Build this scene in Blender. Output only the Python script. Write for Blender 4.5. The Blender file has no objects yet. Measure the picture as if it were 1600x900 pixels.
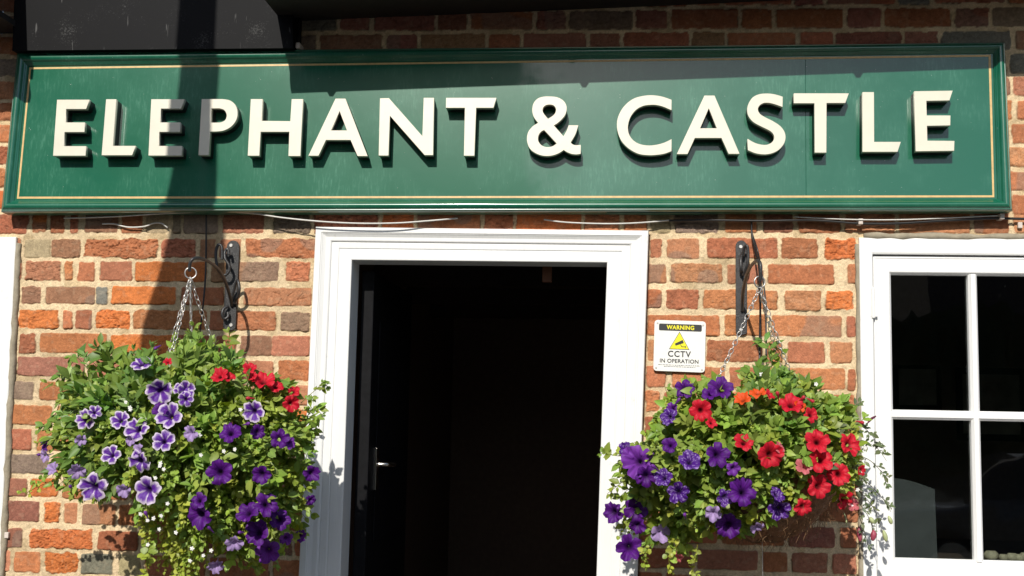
import bpy, math, random
import numpy as np
from mathutils import Vector, Matrix
random.seed(7); RNG = np.random.default_rng(11)
S = bpy.context.scene
R_ = math.radians

# ------------------------------------------------------------------ camera
F_PX, D = 1800.0, 3.7
YAW, PITCH, ROLL = R_(4.5), R_(6.1), R_(1.11)
CAM = np.array([0.0, -D, 1.60])
def _rot():
    cy, sy, cp, sp = math.cos(YAW), math.sin(YAW), math.cos(PITCH), math.sin(PITCH)
    cr, sr = math.cos(ROLL), math.sin(ROLL)
    Rz = np.array([[cy, -sy, 0], [sy, cy, 0], [0, 0, 1]]); Rx = np.array([[1, 0, 0], [0, cp, -sp], [0, sp, cp]])
    B = np.array([[1, 0, 0], [0, 0, -1], [0, 1, 0]], float); Rr = np.array([[cr, -sr, 0], [sr, cr, 0], [0, 0, 1]])
    return Rz @ Rx @ B @ Rr
RC = _rot()
cd = bpy.data.cameras.new('camera'); cam = bpy.data.objects.new('camera', cd); S.collection.objects.link(cam)
M4 = Matrix([[RC[i][j] for j in range(3)] + [CAM[i]] for i in range(3)] + [[0, 0, 0, 1]])
cam.matrix_world = M4
cd.sensor_width = 36; cd.lens = F_PX / 1600 * 36; cd.clip_end = 500; cd.clip_start = 0.05
S.camera = cam
# ------------------------------------------------------------------ light
SX, SY = 0.15, 0.70           # shadows run this far right / down per metre of stand-off
sunv = Vector((-SX, -1.0, SY)).normalized()
SUN_STR, SKY_STR, EXPO = 4.0, 0.098, 0.24
w = bpy.data.worlds.new('World'); S.world = w; w.use_nodes = True
nt = w.node_tree; nt.nodes.clear()
sky = nt.nodes.new('ShaderNodeTexSky'); sky.sky_type = 'NISHITA'; sky.sun_disc = False
sky.sun_elevation = math.asin(sunv.z); sky.sun_rotation = math.atan2(sunv.x, sunv.y)
bg = nt.nodes.new('ShaderNodeBackground'); bg.inputs[1].default_value = SKY_STR
wo = nt.nodes.new('ShaderNodeOutputWorld')
nt.links.new(sky.outputs[0], bg.inputs[0]); nt.links.new(bg.outputs[0], wo.inputs[0])
sl = bpy.data.lights.new('sun', 'SUN'); sl.energy = SUN_STR; sl.angle = R_(0.53); sl.color = (1.0, 0.955, 0.87)
sun = bpy.data.objects.new('sun', sl); S.collection.objects.link(sun)
sun.rotation_mode = 'QUATERNION'; sun.rotation_quaternion = sunv.to_track_quat('Z', 'Y')
sun.location = (-2, -8, 8)
S.view_settings.view_transform = 'Standard'; S.view_settings.look = 'None'
S.view_settings.exposure = EXPO; S.view_settings.gamma = 1; S.view_settings.use_curve_mapping = False
S.render.engine = 'CYCLES'

# ------------------------------------------------------------------ geometry helpers
def ray(px, py):
    return RC @ np.array([(px - 800) / F_PX, -(py - 450) / F_PX, -1.0])
def U(px, py, e=0.0):
    """world point seen at photo pixel, e metres in front of the wall face (y = -e)"""
    r = ray(px, py); t = (-e - CAM[1]) / r[1]
    return CAM + r * t
def Upl(px, py, P0, N):
    r = ray(px, py); t = np.dot(P0 - CAM, N) / np.dot(r, N)
    return CAM + r * t

def tag(o, label=None, cat=None, group=None, kind=None):
    if label: o['label'] = label
    if cat: o['category'] = cat
    if group: o['group'] = group
    if kind: o['kind'] = kind
    return o
def empty(name, loc, label, cat, group=None):
    o = bpy.data.objects.new(name, None); S.collection.objects.link(o)
    o.location = tuple(loc); o.empty_display_size = 0.05
    return tag(o, label, cat, group)
def wloc(o):
    v = Vector((0, 0, 0))
    while o is not None: v = v + o.location; o = o.parent
    return v
def link_mesh(name, me, mat, parent=None, origin=None):
    """mesh given in world coordinates; becomes local to its origin / parent"""
    o = bpy.data.objects.new(name, me); S.collection.objects.link(o)
    if mat is not None and len(me.materials) == 0: me.materials.append(mat)
    base = wloc(parent) if parent is not None else Vector((0, 0, 0))
    if origin is None: origin = base if parent is not None else Vector((0, 0, 0))
    origin = Vector(origin)
    if origin.length > 0: me.transform(Matrix.Translation(-origin))
    o.location = origin - base
    if parent is not None: o.parent = parent
    return o

class MB:
    def __init__(s): s.v = []; s.f = []; s.c = None
    def quad(s, a, b, c, d):
        n = len(s.v); s.v += [tuple(a), tuple(b), tuple(c), tuple(d)]; s.f.append((n, n+1, n+2, n+3))
    def add(s, vs, fs):
        n = len(s.v); s.v += [tuple(p) for p in vs]; s.f += [tuple(i + n for i in f) for f in fs]
    def hexa(s, P):
        """8 corners: 0-3 back loop, 4-7 front loop"""
        s.add(P, [(0, 1, 2, 3), (7, 6, 5, 4), (0, 4, 5, 1), (1, 5, 6, 2), (2, 6, 7, 3), (3, 7, 4, 0)])
    def box(s, x0, x1, y0, y1, z0, z1):
        s.hexa([(x0, y1, z0), (x1, y1, z0), (x1, y1, z1), (x0, y1, z1), (x0, y0, z0), (x1, y0, z0), (x1, y0, z1), (x0, y0, z1)])
    def tube(s, pts, r, n=8, closed=False, caps=True):
        pts = [Vector(p) for p in pts]; m = len(pts)
        rr = r if hasattr(r, '__len__') else [r] * m
        up = Vector((0.13, 0.31, 0.94)); base = len(s.v); prev = None
        for i, p in enumerate(pts):
            if closed: t = (pts[(i+1) % m] - pts[i-1])
            else: t = pts[min(i+1, m-1)] - pts[max(i-1, 0)]
            if t.length < 1e-9: t = Vector((0, 0, 1))
            t.normalize()
            if prev is None:
                a = t.cross(up)
                if a.length < 1e-3: a = t.cross(Vector((1, 0, 0)))
                a.normalize()
            else:
                a = prev - t * prev.dot(t); a.normalize()
            prev = a; b = t.cross(a)
            for k in range(n):
                q = 2 * math.pi * k / n
                s.v.append(tuple(p + (a * math.cos(q) + b * math.sin(q)) * rr[i]))
        for i in range(m if closed else m - 1):
            j = (i + 1) % m
            for k in range(n):
                k2 = (k + 1) % n
                s.f.append((base+i*n+k, base+i*n+k2, base+j*n+k2, base+j*n+k))
        if caps and not closed:
            s.f.append(tuple(base + k for k in range(n))[::-1]); s.f.append(tuple(base+(m-1)*n+k for k in range(n)))
    def ring(s, outer, inner, prof, N, sides=(0, 1, 2, 3)):
        """profiled, mitred frame between two quads of corners; prof = [(s across 0 outer..1 inner, height along N)]"""
        N = np.array(N, float)
        m = len(prof); at = {}
        def corner(q):
            if q not in at:
                at[q] = len(s.v)
                for (a, h) in prof: s.v.append(tuple(np.array(outer[q]) * (1 - a) + np.array(inner[q]) * a + N * h))
            return at[q]
        for k in sides:
            b0, b1 = corner(k), corner((k + 1) % 4)
            for j in range(m - 1):
                s.f.append((b0+j, b1+j, b1+j+1, b0+j+1))
    def build(s, name, mat, parent=None, smooth=False, bevel=0, origin=None, auto=None):
        me = bpy.data.meshes.new(name); me.from_pydata(s.v, [], s.f); me.update()
        if smooth: me.polygons.foreach_set('use_smooth', [True] * len(me.polygons))
        o = link_mesh(name, me, mat, parent, origin)
        if bevel:
            b = o.modifiers.new('bevel', 'BEVEL'); b.width = bevel; b.segments = 2; b.limit_method = 'ANGLE'
        return o

def cr(pts, k=6, closed=False):
    """Catmull-Rom through points"""
    P = [np.array(p, float) for p in pts]; n = len(P); out = []
    rng = range(n) if closed else range(n - 1)
    for i in rng:
        p0 = P[(i-1) % n] if closed or i > 0 else P[0]; p1 = P[i]; p2 = P[(i+1) % n]
        p3 = P[(i+2) % n] if closed or i + 2 < n else P[-1]
        for j in range(k):
            t = j / k
            out.append(.5*((2*p1)+(-p0+p2)*t+(2*p0-5*p1+4*p2-p3)*t*t+(-p0+3*p1-3*p2+p3)*t**3))
    if not closed: out.append(P[-1])
    return out

def corner_smooth(pts, k=5):
    """closed outline; entries (x,y) smooth, (x,y,1) corner"""
    n = len(pts); cs = [i for i, p in enumerate(pts) if len(p) > 2]
    P = [(p[0], p[1]) for p in pts]
    if not cs: return [tuple(p) for p in cr(P, k, True)]
    out = []
    for a, i in enumerate(cs):
        j = cs[(a + 1) % len(cs)]; seg = [P[i]]; q = i
        while True:
            q = (q + 1) % n; seg.append(P[q])
            if q == j: break
        if len(seg) == 2: out.append(seg[0])
        else: out += [tuple(p) for p in cr(seg, k)[:-1]]
    return out

def plate(name, polys, thick, mat, frame, h0, parent, bevel=0.0):
    """filled 2D outlines (first outer, rest holes) in a frame (P0, X, Z, N); from height h0 to h0+thick"""
    P0, X, Z, N = frame
    c = bpy.data.curves.new(name, 'CURVE'); c.dimensions = '2D'; c.fill_mode = 'BOTH'
    c.extrude = max(thick / 2 - bevel, 0); c.bevel_depth = bevel; c.bevel_resolution = 1
    for poly in polys:
        sp = c.splines.new('POLY'); sp.points.add(len(poly) - 1); sp.use_cyclic_u = True
        for q, (x, y) in zip(sp.points, poly): q.co = (x, y, 0, 1)
    o = bpy.data.objects.new(name, c); me = bpy.data.meshes.new_from_object(o)
    bpy.data.objects.remove(o); bpy.data.curves.remove(c)
    A = Matrix([[X[i], Z[i], N[i], P0[i] + N[i] * (h0 + thick / 2)] for i in range(3)] + [[0, 0, 0, 1]])
    me.transform(A); me.materials.clear(); me.name = name
    return link_mesh(name, me, mat, parent)

def text_plate(name, body, x0, x1, y0, y1, thick, mat, frame, h0, parent, bold=0.0, spacing=1.0):
    c = bpy.data.curves.new(name, 'FONT'); c.body = body; c.size = 1; c.extrude = 0.0; c.offset = bold
    c.space_character = spacing
    o = bpy.data.objects.new(name, c); me = bpy.data.meshes.new_from_object(o)
    bpy.data.objects.remove(o)
    xs = [v.co.x for v in me.vertices]; ys = [v.co.y for v in me.vertices]
    a, b, p, q = min(xs), max(xs), min(ys), max(ys)
    P0, X, Z, N = frame
    for v in me.vertices:
        x = x0 + (v.co.x - a) / (b - a) * (x1 - x0); y = y0 + (v.co.y - p) / (q - p) * (y1 - y0)
        v.co = Vector(P0 + X * x + Z * y + N * (h0 + thick))
    me.materials.clear(); me.name = name
    return link_mesh(name, me, mat, parent)

# ------------------------------------------------------------------ noise (lattice value noise)
_T = np.random.default_rng(5).random((256, 256)).astype(np.float32)
def vn(x, z, s, seed=0):
    x = x / s + seed * 17.31; z = z / s + seed * 9.77
    xi = np.floor(x).astype(int); zi = np.floor(z).astype(int); fx = x - xi; fz = z - zi
    fx = fx * fx * (3 - 2 * fx); fz = fz * fz * (3 - 2 * fz)
    g = lambda a, b: _T[a & 255, b & 255]
    return (g(xi, zi)*(1-fx)+g(xi+1, zi)*fx)*(1-fz) + (g(xi, zi+1)*(1-fx)+g(xi+1, zi+1)*fx)*fz
def fbm(x, z, s, seed=0, o=3):
    r = 0; a = 1; t = 0
    for i in range(o): r = r + a * vn(x, z, s / 2**i, seed + i * 3); t += a; a *= .5
    return r / t
def sstep(a, b, x):
    t = np.clip((x - a) / (b - a), 0, 1); return t * t * (3 - 2 * t)

# ------------------------------------------------------------------ materials
def nodes(name):
    m = bpy.data.materials.new(name); m.use_nodes = True
    t = m.node_tree; return m, t, t.nodes['Principled BSDF']
def N_(t, kind, **kw):
    n = t.nodes.new(kind)
    for k, v in kw.items():
        if k in n.inputs.keys(): n.inputs[k].default_value = v
        else: setattr(n, k, v)
    return n
def simple(name, col, rough=.5, metal=0, spec=.5, var=.12, vscale=30, bump=0.0, bscale=200, coat=0, coat_r=.05, dist=.002):
    m, t, b = nodes(name)
    b.inputs['Roughness'].default_value = rough; b.inputs['Metallic'].default_value = metal
    b.inputs['Specular IOR Level'].default_value = spec
    b.inputs['Coat Weight'].default_value = coat; b.inputs['Coat Roughness'].default_value = coat_r
    tc = N_(t, 'ShaderNodeTexCoord')
    nz = N_(t, 'ShaderNodeTexNoise', Scale=vscale, Detail=5.0, Roughness=.6)
    t.links.new(tc.outputs['Object'], nz.inputs['Vector'])
    mx = N_(t, 'ShaderNodeMix', data_type='RGBA')
    mx.inputs[6].default_value = tuple(c * (1 - var) for c in col) + (1,)
    mx.inputs[7].default_value = tuple(min(1, c * (1 + var)) for c in col) + (1,)
    mr = N_(t, 'ShaderNodeMapRange'); mr.inputs[1].default_value = .3; mr.inputs[2].default_value = .7
    t.links.new(nz.outputs[0], mr.inputs[0]); t.links.new(mr.outputs[0], mx.inputs[0])
    t.links.new(mx.outputs[2], b.inputs['Base Color'])
    if bump:
        n2 = N_(t, 'ShaderNodeTexNoise', Scale=bscale, Detail=4.0)
        t.links.new(tc.outputs['Object'], n2.inputs['Vector'])
        bp = N_(t, 'ShaderNodeBump', Strength=bump, Distance=dist)
        t.links.new(n2.outputs[0], bp.inputs['Height']); t.links.new(bp.outputs[0], b.inputs['Normal'])
    return m
def brick_material():
    m, t, b = nodes('brickwork')
    b.inputs['Roughness'].default_value = .9; b.inputs['Specular IOR Level'].default_value = .2
    at = N_(t, 'ShaderNodeVertexColor'); at.layer_name = 'Col'
    tc = N_(t, 'ShaderNodeTexCoord')
    n1 = N_(t, 'ShaderNodeTexNoise', Scale=420.0, Detail=3.0, Roughness=.7)
    n2 = N_(t, 'ShaderNodeTexNoise', Scale=60.0, Detail=4.0, Roughness=.6)
    for n in (n1, n2): t.links.new(tc.outputs['Object'], n.inputs['Vector'])
    m1 = N_(t, 'ShaderNodeMapRange'); m1.inputs[1].default_value = .3; m1.inputs[2].default_value = .7
    m1.inputs[3].default_value = .66; m1.inputs[4].default_value = 1.32
    t.links.new(n1.outputs[0], m1.inputs[0])
    m2 = N_(t, 'ShaderNodeMapRange'); m2.inputs[1].default_value = .3; m2.inputs[2].default_value = .7
    m2.inputs[3].default_value = .88; m2.inputs[4].default_value = 1.1
    t.links.new(n2.outputs[0], m2.inputs[0])
    mu = N_(t, 'ShaderNodeMath', operation='MULTIPLY'); t.links.new(m1.outputs[0], mu.inputs[0]); t.links.new(m2.outputs[0], mu.inputs[1])
    vm = N_(t, 'ShaderNodeVectorMath', operation='SCALE')
    t.links.new(at.outputs[0], vm.inputs[0]); t.links.new(mu.outputs[0], vm.inputs['Scale'])
    t.links.new(vm.outputs[0], b.inputs['Base Color'])
    bp = N_(t, 'ShaderNodeBump', Strength=1.0, Distance=.002)
    n3 = N_(t, 'ShaderNodeTexNoise', Scale=260.0, Detail=5.0, Roughness=.7)
    t.links.new(tc.outputs['Object'], n3.inputs['Vector'])
    t.links.new(n3.outputs[0], bp.inputs['Height']); t.links.new(bp.outputs[0], b.inputs['Normal'])
    return m
def green_paint(name, panel):
    m, t, b = nodes(name)
    b.inputs['Roughness'].default_value = .27 if panel else .3; b.inputs['Specular IOR Level'].default_value = .33 if panel else .5
    b.inputs['Coat Weight'].default_value = 1.0; b.inputs['Coat Roughness'].default_value = .045 if panel else .12
    tc = N_(t, 'ShaderNodeTexCoord')
    mp = N_(t, 'ShaderNodeMapping'); mp.inputs['Scale'].default_value = (1, 1, .16)
    t.links.new(tc.outputs['Object'], mp.inputs[0])
    st = N_(t, 'ShaderNodeTexNoise', Scale=150.0, Detail=4.0, Roughness=.7)      # vertical weather streaks
    t.links.new(mp.outputs[0], st.inputs['Vector'])
    bl = N_(t, 'ShaderNodeTexNoise', Scale=5.0, Detail=4.0, Roughness=.6)        # chalky patches
    t.links.new(tc.outputs['Object'], bl.inputs['Vector'])
    sp = N_(t, 'ShaderNodeTexNoise', Scale=170.0, Detail=2.0)                   # paint nicks
    t.links.new(tc.outputs['Object'], sp.inputs['Vector'])
    a = N_(t, 'ShaderNodeMapRange'); a.inputs[1].default_value = .50; a.inputs[2].default_value = .74; a.inputs[4].default_value = .75
    t.links.new(st.outputs[0], a.inputs[0])
    c = N_(t, 'ShaderNodeMapRange'); c.inputs[1].default_value = .42; c.inputs[2].default_value = .68
    t.links.new(bl.outputs[0], c.inputs[0])
    mul = N_(t, 'ShaderNodeMath', operation='MULTIPLY'); t.links.new(a.outputs[0], mul.inputs[0]); t.links.new(c.outputs[0], mul.inputs[1])
    ad = N_(t, 'ShaderNodeMath', operation='MULTIPLY_ADD'); t.links.new(c.outputs[0], ad.inputs[0]); ad.inputs[1].default_value = .22
    t.links.new(mul.outputs[0], ad.inputs[2])
    mx = N_(t, 'ShaderNodeMix', data_type='RGBA'); mx.inputs[6].default_value = (.004, .104, .055, 1); mx.inputs[7].default_value = (.065, .22, .145, 1)
    t.links.new(ad.outputs[0], mx.inputs[0])
    s2 = N_(t, 'ShaderNodeMapRange'); s2.inputs[1].default_value = .765; s2.inputs[2].default_value = .80
    t.links.new(sp.outputs[0], s2.inputs[0])
    m2 = N_(t, 'ShaderNodeMix', data_type='RGBA'); m2.inputs[7].default_value = (.5, .55, .5, 1)
    t.links.new(s2.outputs[0], m2.inputs[0]); t.links.new(mx.outputs[2], m2.inputs[6])
    t.links.new(m2.outputs[2], b.inputs['Base Color'])
    bp = N_(t, 'ShaderNodeBump', Strength=.12, Distance=.001)
    t.links.new(st.outputs[0], bp.inputs['Height']); t.links.new(bp.outputs[0], b.inputs['Normal'])
    return m
def leaf_material(name, rough=.45, trans=.3):
    m, t, b = nodes(name)
    at = N_(t, 'ShaderNodeVertexColor'); at.layer_name = 'Col'
    b.inputs['Roughness'].default_value = rough; b.inputs['Specular IOR Level'].default_value = .35
    t.links.new(at.outputs[0], b.inputs['Base Color'])
    tr = N_(t, 'ShaderNodeBsdfTranslucent')
    hs = N_(t, 'ShaderNodeHueSaturation', Saturation=1.15, Value=1.25)
    t.links.new(at.outputs[0], hs.inputs['Color']); t.links.new(hs.outputs[0], tr.inputs[0])
    ms = N_(t, 'ShaderNodeMixShader'); ms.inputs[0].default_value = trans
    t.links.new(b.outputs[0], ms.inputs[1]); t.links.new(tr.outputs[0], ms.inputs[2])
    t.links.new(ms.outputs[0], t.nodes['Material Output'].inputs[0])
    return m
def glass_material():
    m, t, b = nodes('window_glass')
    t.nodes.remove(b)
    fr = N_(t, 'ShaderNodeFresnel', IOR=1.5)
    tr = N_(t, 'ShaderNodeBsdfTransparent'); tr.inputs[0].default_value = (.86, .9, .88, 1)
    gl = N_(t, 'ShaderNodeBsdfGlossy', Roughness=.01)
    tc = N_(t, 'ShaderNodeTexCoord'); nz = N_(t, 'ShaderNodeTexNoise', Scale=5.0, Detail=1.0)
    t.links.new(tc.outputs['Object'], nz.inputs['Vector'])
    bp = N_(t, 'ShaderNodeBump', Strength=.15, Distance=.01); t.links.new(nz.outputs[0], bp.inputs['Height'])
    t.links.new(bp.outputs[0], gl.inputs['Normal'])
    ms = N_(t, 'ShaderNodeMixShader'); t.links.new(fr.outputs[0], ms.inputs[0])
    t.links.new(tr.outputs[0], ms.inputs[1]); t.links.new(gl.outputs[0], ms.inputs[2])
    # dust specks on the pane
    sp = N_(t, 'ShaderNodeTexNoise', Scale=130.0, Detail=1.0); t.links.new(tc.outputs['Object'], sp.inputs['Vector'])
    mr = N_(t, 'ShaderNodeMapRange'); mr.inputs[1].default_value = .83; mr.inputs[2].default_value = .88; mr.inputs[4].default_value = .25
    t.links.new(sp.outputs[0], mr.inputs[0])
    df = N_(t, 'ShaderNodeBsdfDiffuse'); df.inputs[0].default_value = (.6, .6, .55, 1)
    ms2 = N_(t, 'ShaderNodeMixShader'); t.links.new(mr.outputs[0], ms2.inputs[0])
    t.links.new(ms.outputs[0], ms2.inputs[1]); t.links.new(df.outputs[0], ms2.inputs[2])
    t.links.new(ms2.outputs[0], t.nodes['Material Output'].inputs[0])
    return m
def black_panel_material():
    m, t, b = nodes('scuffed_black_paint')
    b.inputs['Roughness'].default_value = .6; b.inputs['Specular IOR Level'].default_value = .16
    tc = N_(t, 'ShaderNodeTexCoord')
    n1 = N_(t, 'ShaderNodeTexNoise', Scale=230.0, Detail=3.0, Roughness=.7)
    n2 = N_(t, 'ShaderNodeTexNoise', Scale=9.0, Detail=3.0)
    mp = N_(t, 'ShaderNodeMapping'); mp.inputs['Rotation'].default_value = (0, R_(18), 0); mp.inputs['Scale'].default_value = (1, 1, .12)
    n3 = N_(t, 'ShaderNodeTexNoise', Scale=90.0, Detail=2.0)
    t.links.new(tc.outputs['Object'], n1.inputs['Vector']); t.links.new(tc.outputs['Object'], n2.inputs['Vector'])
    t.links.new(tc.outputs['Object'], mp.inputs[0]); t.links.new(mp.outputs[0], n3.inputs['Vector'])
    a = N_(t, 'ShaderNodeMath', operation='ADD'); t.links.new(n1.outputs[0], a.inputs[0])
    sc = N_(t, 'ShaderNodeMath', operation='MULTIPLY'); t.links.new(n2.outputs[0], sc.inputs[0]); sc.inputs[1].default_value = .7
    t.links.new(sc.outputs[0], a.inputs[1])
    mr = N_(t, 'ShaderNodeMapRange'); mr.inputs[1].default_value = 1.0; mr.inputs[2].default_value = 1.25
    t.links.new(a.outputs[0], mr.inputs[0])
    m3 = N_(t, 'ShaderNodeMapRange'); m3.inputs[1].default_value = .71; m3.inputs[2].default_value = .76
    t.links.new(n3.outputs[0], m3.inputs[0])
    mxx = N_(t, 'ShaderNodeMath', operation='MAXIMUM'); t.links.new(mr.outputs[0], mxx.inputs[0]); t.links.new(m3.outputs[0], mxx.inputs[1])
    mx = N_(t, 'ShaderNodeMix', data_type='RGBA'); mx.inputs[6].default_value = (.003, .003, .004, 1); mx.inputs[7].default_value = (.085, .085, .083, 1)
    t.links.new(mxx.outputs[0], mx.inputs[0]); t.links.new(mx.outputs[2], b.inputs['Base Color'])
    return m
def white_paint(name, col=(.78, .778, .765)):
    m, t, b = nodes(name)
    b.inputs['Roughness'].default_value = .42; b.inputs['Specular IOR Level'].default_value = .4
    tc = N_(t, 'ShaderNodeTexCoord')
    mp = N_(t, 'ShaderNodeMapping'); mp.inputs['Scale'].default_value = (1, 1, .06)
    t.links.new(tc.outputs['Object'], mp.inputs[0])
    st = N_(t, 'ShaderNodeTexNoise', Scale=120.0, Detail=4.0, Roughness=.7); t.links.new(mp.outputs[0], st.inputs['Vector'])
    n2 = N_(t, 'ShaderNodeTexNoise', Scale=22.0, Detail=6.0, Roughness=.7); t.links.new(tc.outputs['Object'], n2.inputs['Vector'])
    mr = N_(t, 'ShaderNodeMapRange'); mr.inputs[1].default_value = .63; mr.inputs[2].default_value = .72; t.links.new(n2.outputs[0], mr.inputs[0])
    sc = N_(t, 'ShaderNodeMath', operation='MULTIPLY'); sc.inputs[1].default_value = .35; t.links.new(mr.outputs[0], sc.inputs[0])
    mx = N_(t, 'ShaderNodeMix', data_type='RGBA'); mx.inputs[6].default_value = col + (1,); mx.inputs[7].default_value = (.5, .48, .43, 1)
    t.links.new(sc.outputs[0], mx.inputs[0])
    m2 = N_(t, 'ShaderNodeMix', data_type='RGBA', blend_type='MULTIPLY'); m2.inputs[0].default_value = 1
    m3 = N_(t, 'ShaderNodeMapRange'); m3.inputs[1].default_value = .2; m3.inputs[2].default_value = .8; m3.inputs[3].default_value = .93; m3.inputs[4].default_value = 1.03
    t.links.new(st.outputs[0], m3.inputs[0]); t.links.new(mx.outputs[2], m2.inputs[6]); t.links.new(m3.outputs[0], m2.inputs[7])
    t.links.new(m2.outputs[2], b.inputs['Base Color'])
    bp = N_(t, 'ShaderNodeBump', Strength=.5, Distance=.001); t.links.new(st.outputs[0], bp.inputs['Height'])
    t.links.new(bp.outputs[0], b.inputs['Normal'])
    return m

MAT = dict(
    brick=brick_material(), panel=green_paint('sign_green_gloss', True), mould=green_paint('moulding_green_gloss', False),
    white=white_paint('white_gloss_paint'), black_panel=black_panel_material(), glass=glass_material(),
    cream=simple('cream_letter_paint', (.65, .615, .505), .4, var=.04, vscale=12), letter_back=simple('letter_spacer_black', (.01, .01, .01), .5),
    gold=simple('gold_line_paint', (.60, .40, .16), .45, var=.15, vscale=60),
    black=simple('black_paint', (.006, .006, .007), .6, spec=.12, bump=.3, bscale=80, var=.3), soffit=simple('soffit_black', (.018, .014, .012), .6, var=.3),
    iron=simple('wrought_iron', (.030, .029, .030), .38, var=.4, vscale=90, bump=.5, bscale=300), steel=simple('zinc_chain', (.55, .53, .50), .38, metal=.85, var=.25, vscale=100),
    screw=simple('screw_steel', (.6, .58, .55), .4, metal=.7), cable_w=simple('cable_white', (.62, .60, .56), .5), cable_b=simple('cable_black', (.012, .011, .011), .4),
    clip=simple('clip_plastic', (.6, .52, .46), .6), coir=simple('coir_liner', (.17, .09, .042), .95, var=.45, vscale=60, bump=1.0, bscale=160, dist=.006),
    coirf=simple('coir_fibre', (.20, .11, .05), .9, var=.3), soil=simple('potting_soil', (.02, .014, .01), .95, var=.4),
    plate=simple('sign_plate_white', (.78, .77, .73), .35, var=.03), yellow=simple('warning_yellow', (.80, .72, .02), .4, var=.03), ink=simple('sign_ink', (.02, .02, .022), .5),
    leaf=leaf_material('leaf', .42, .30), petal=leaf_material('petal', .6, .25),
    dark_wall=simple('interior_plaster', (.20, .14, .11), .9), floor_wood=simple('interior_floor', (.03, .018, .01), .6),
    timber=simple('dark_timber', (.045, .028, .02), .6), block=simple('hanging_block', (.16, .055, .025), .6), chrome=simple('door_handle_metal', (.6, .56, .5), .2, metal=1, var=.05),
    grey_board=simple('grey_board', (.034, .036, .040), .7), sealant=simple('frame_mortar', (.30, .26, .19), .9, bump=.8, bscale=120, var=.25),
    stone=simple('pale_pebble', (.30, .26, .19), .8, var=.25, vscale=60), batten=simple('batten_green', (.02, .10, .065), .4),
)

# ------------------------------------------------------------------ ground and street
def sheet(name, x0, x1, y0, y1, z, mat):
    b = MB(); b.quad((x0, y0, z), (x1, y0, z), (x1, y1, z), (x0, y1, z)); o = b.build(name, mat); tag(o, kind='structure'); return o
sheet('ground', -60, 60, -60, 60, -.14, simple('ground_earth', (.12, .11, .09), .95, vscale=3, var=.2))
sheet('road', -60, 60, -10.0, -2.0 - 2.6, -.132, simple('asphalt', (.05, .05, .052), .9, vscale=40, var=.25, bump=.6, bscale=90))
pv = MB(); pv.box(-30, 30, -4.6, 0.0, -.13, 0.0); tag(pv.build('pavement', simple('paving_slabs', (.15, .143, .13), .85, vscale=8, var=.12)), kind='structure')
kb = MB(); kb.box(-30, 30, -4.75, -4.603, -.128, .004); tag(kb.build('kerb', simple('kerb_stone', (.35, .34, .32), .8)), kind='structure')
pv = MB(); pv.box(-30, 30, -13.0, -10.0, -.13, 0.0); tag(pv.build('far_pavement', simple('paving_far', (.28, .27, .25), .85)), kind='structure')

# ------------------------------------------------------------------ brick wall
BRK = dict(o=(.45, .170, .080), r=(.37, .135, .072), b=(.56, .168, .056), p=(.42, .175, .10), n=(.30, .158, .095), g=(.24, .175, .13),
           u=(.30, .12, .086), k=(.19, .170, .145), t=(.40, .31, .19), a=(.47, .21, .11))
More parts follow.
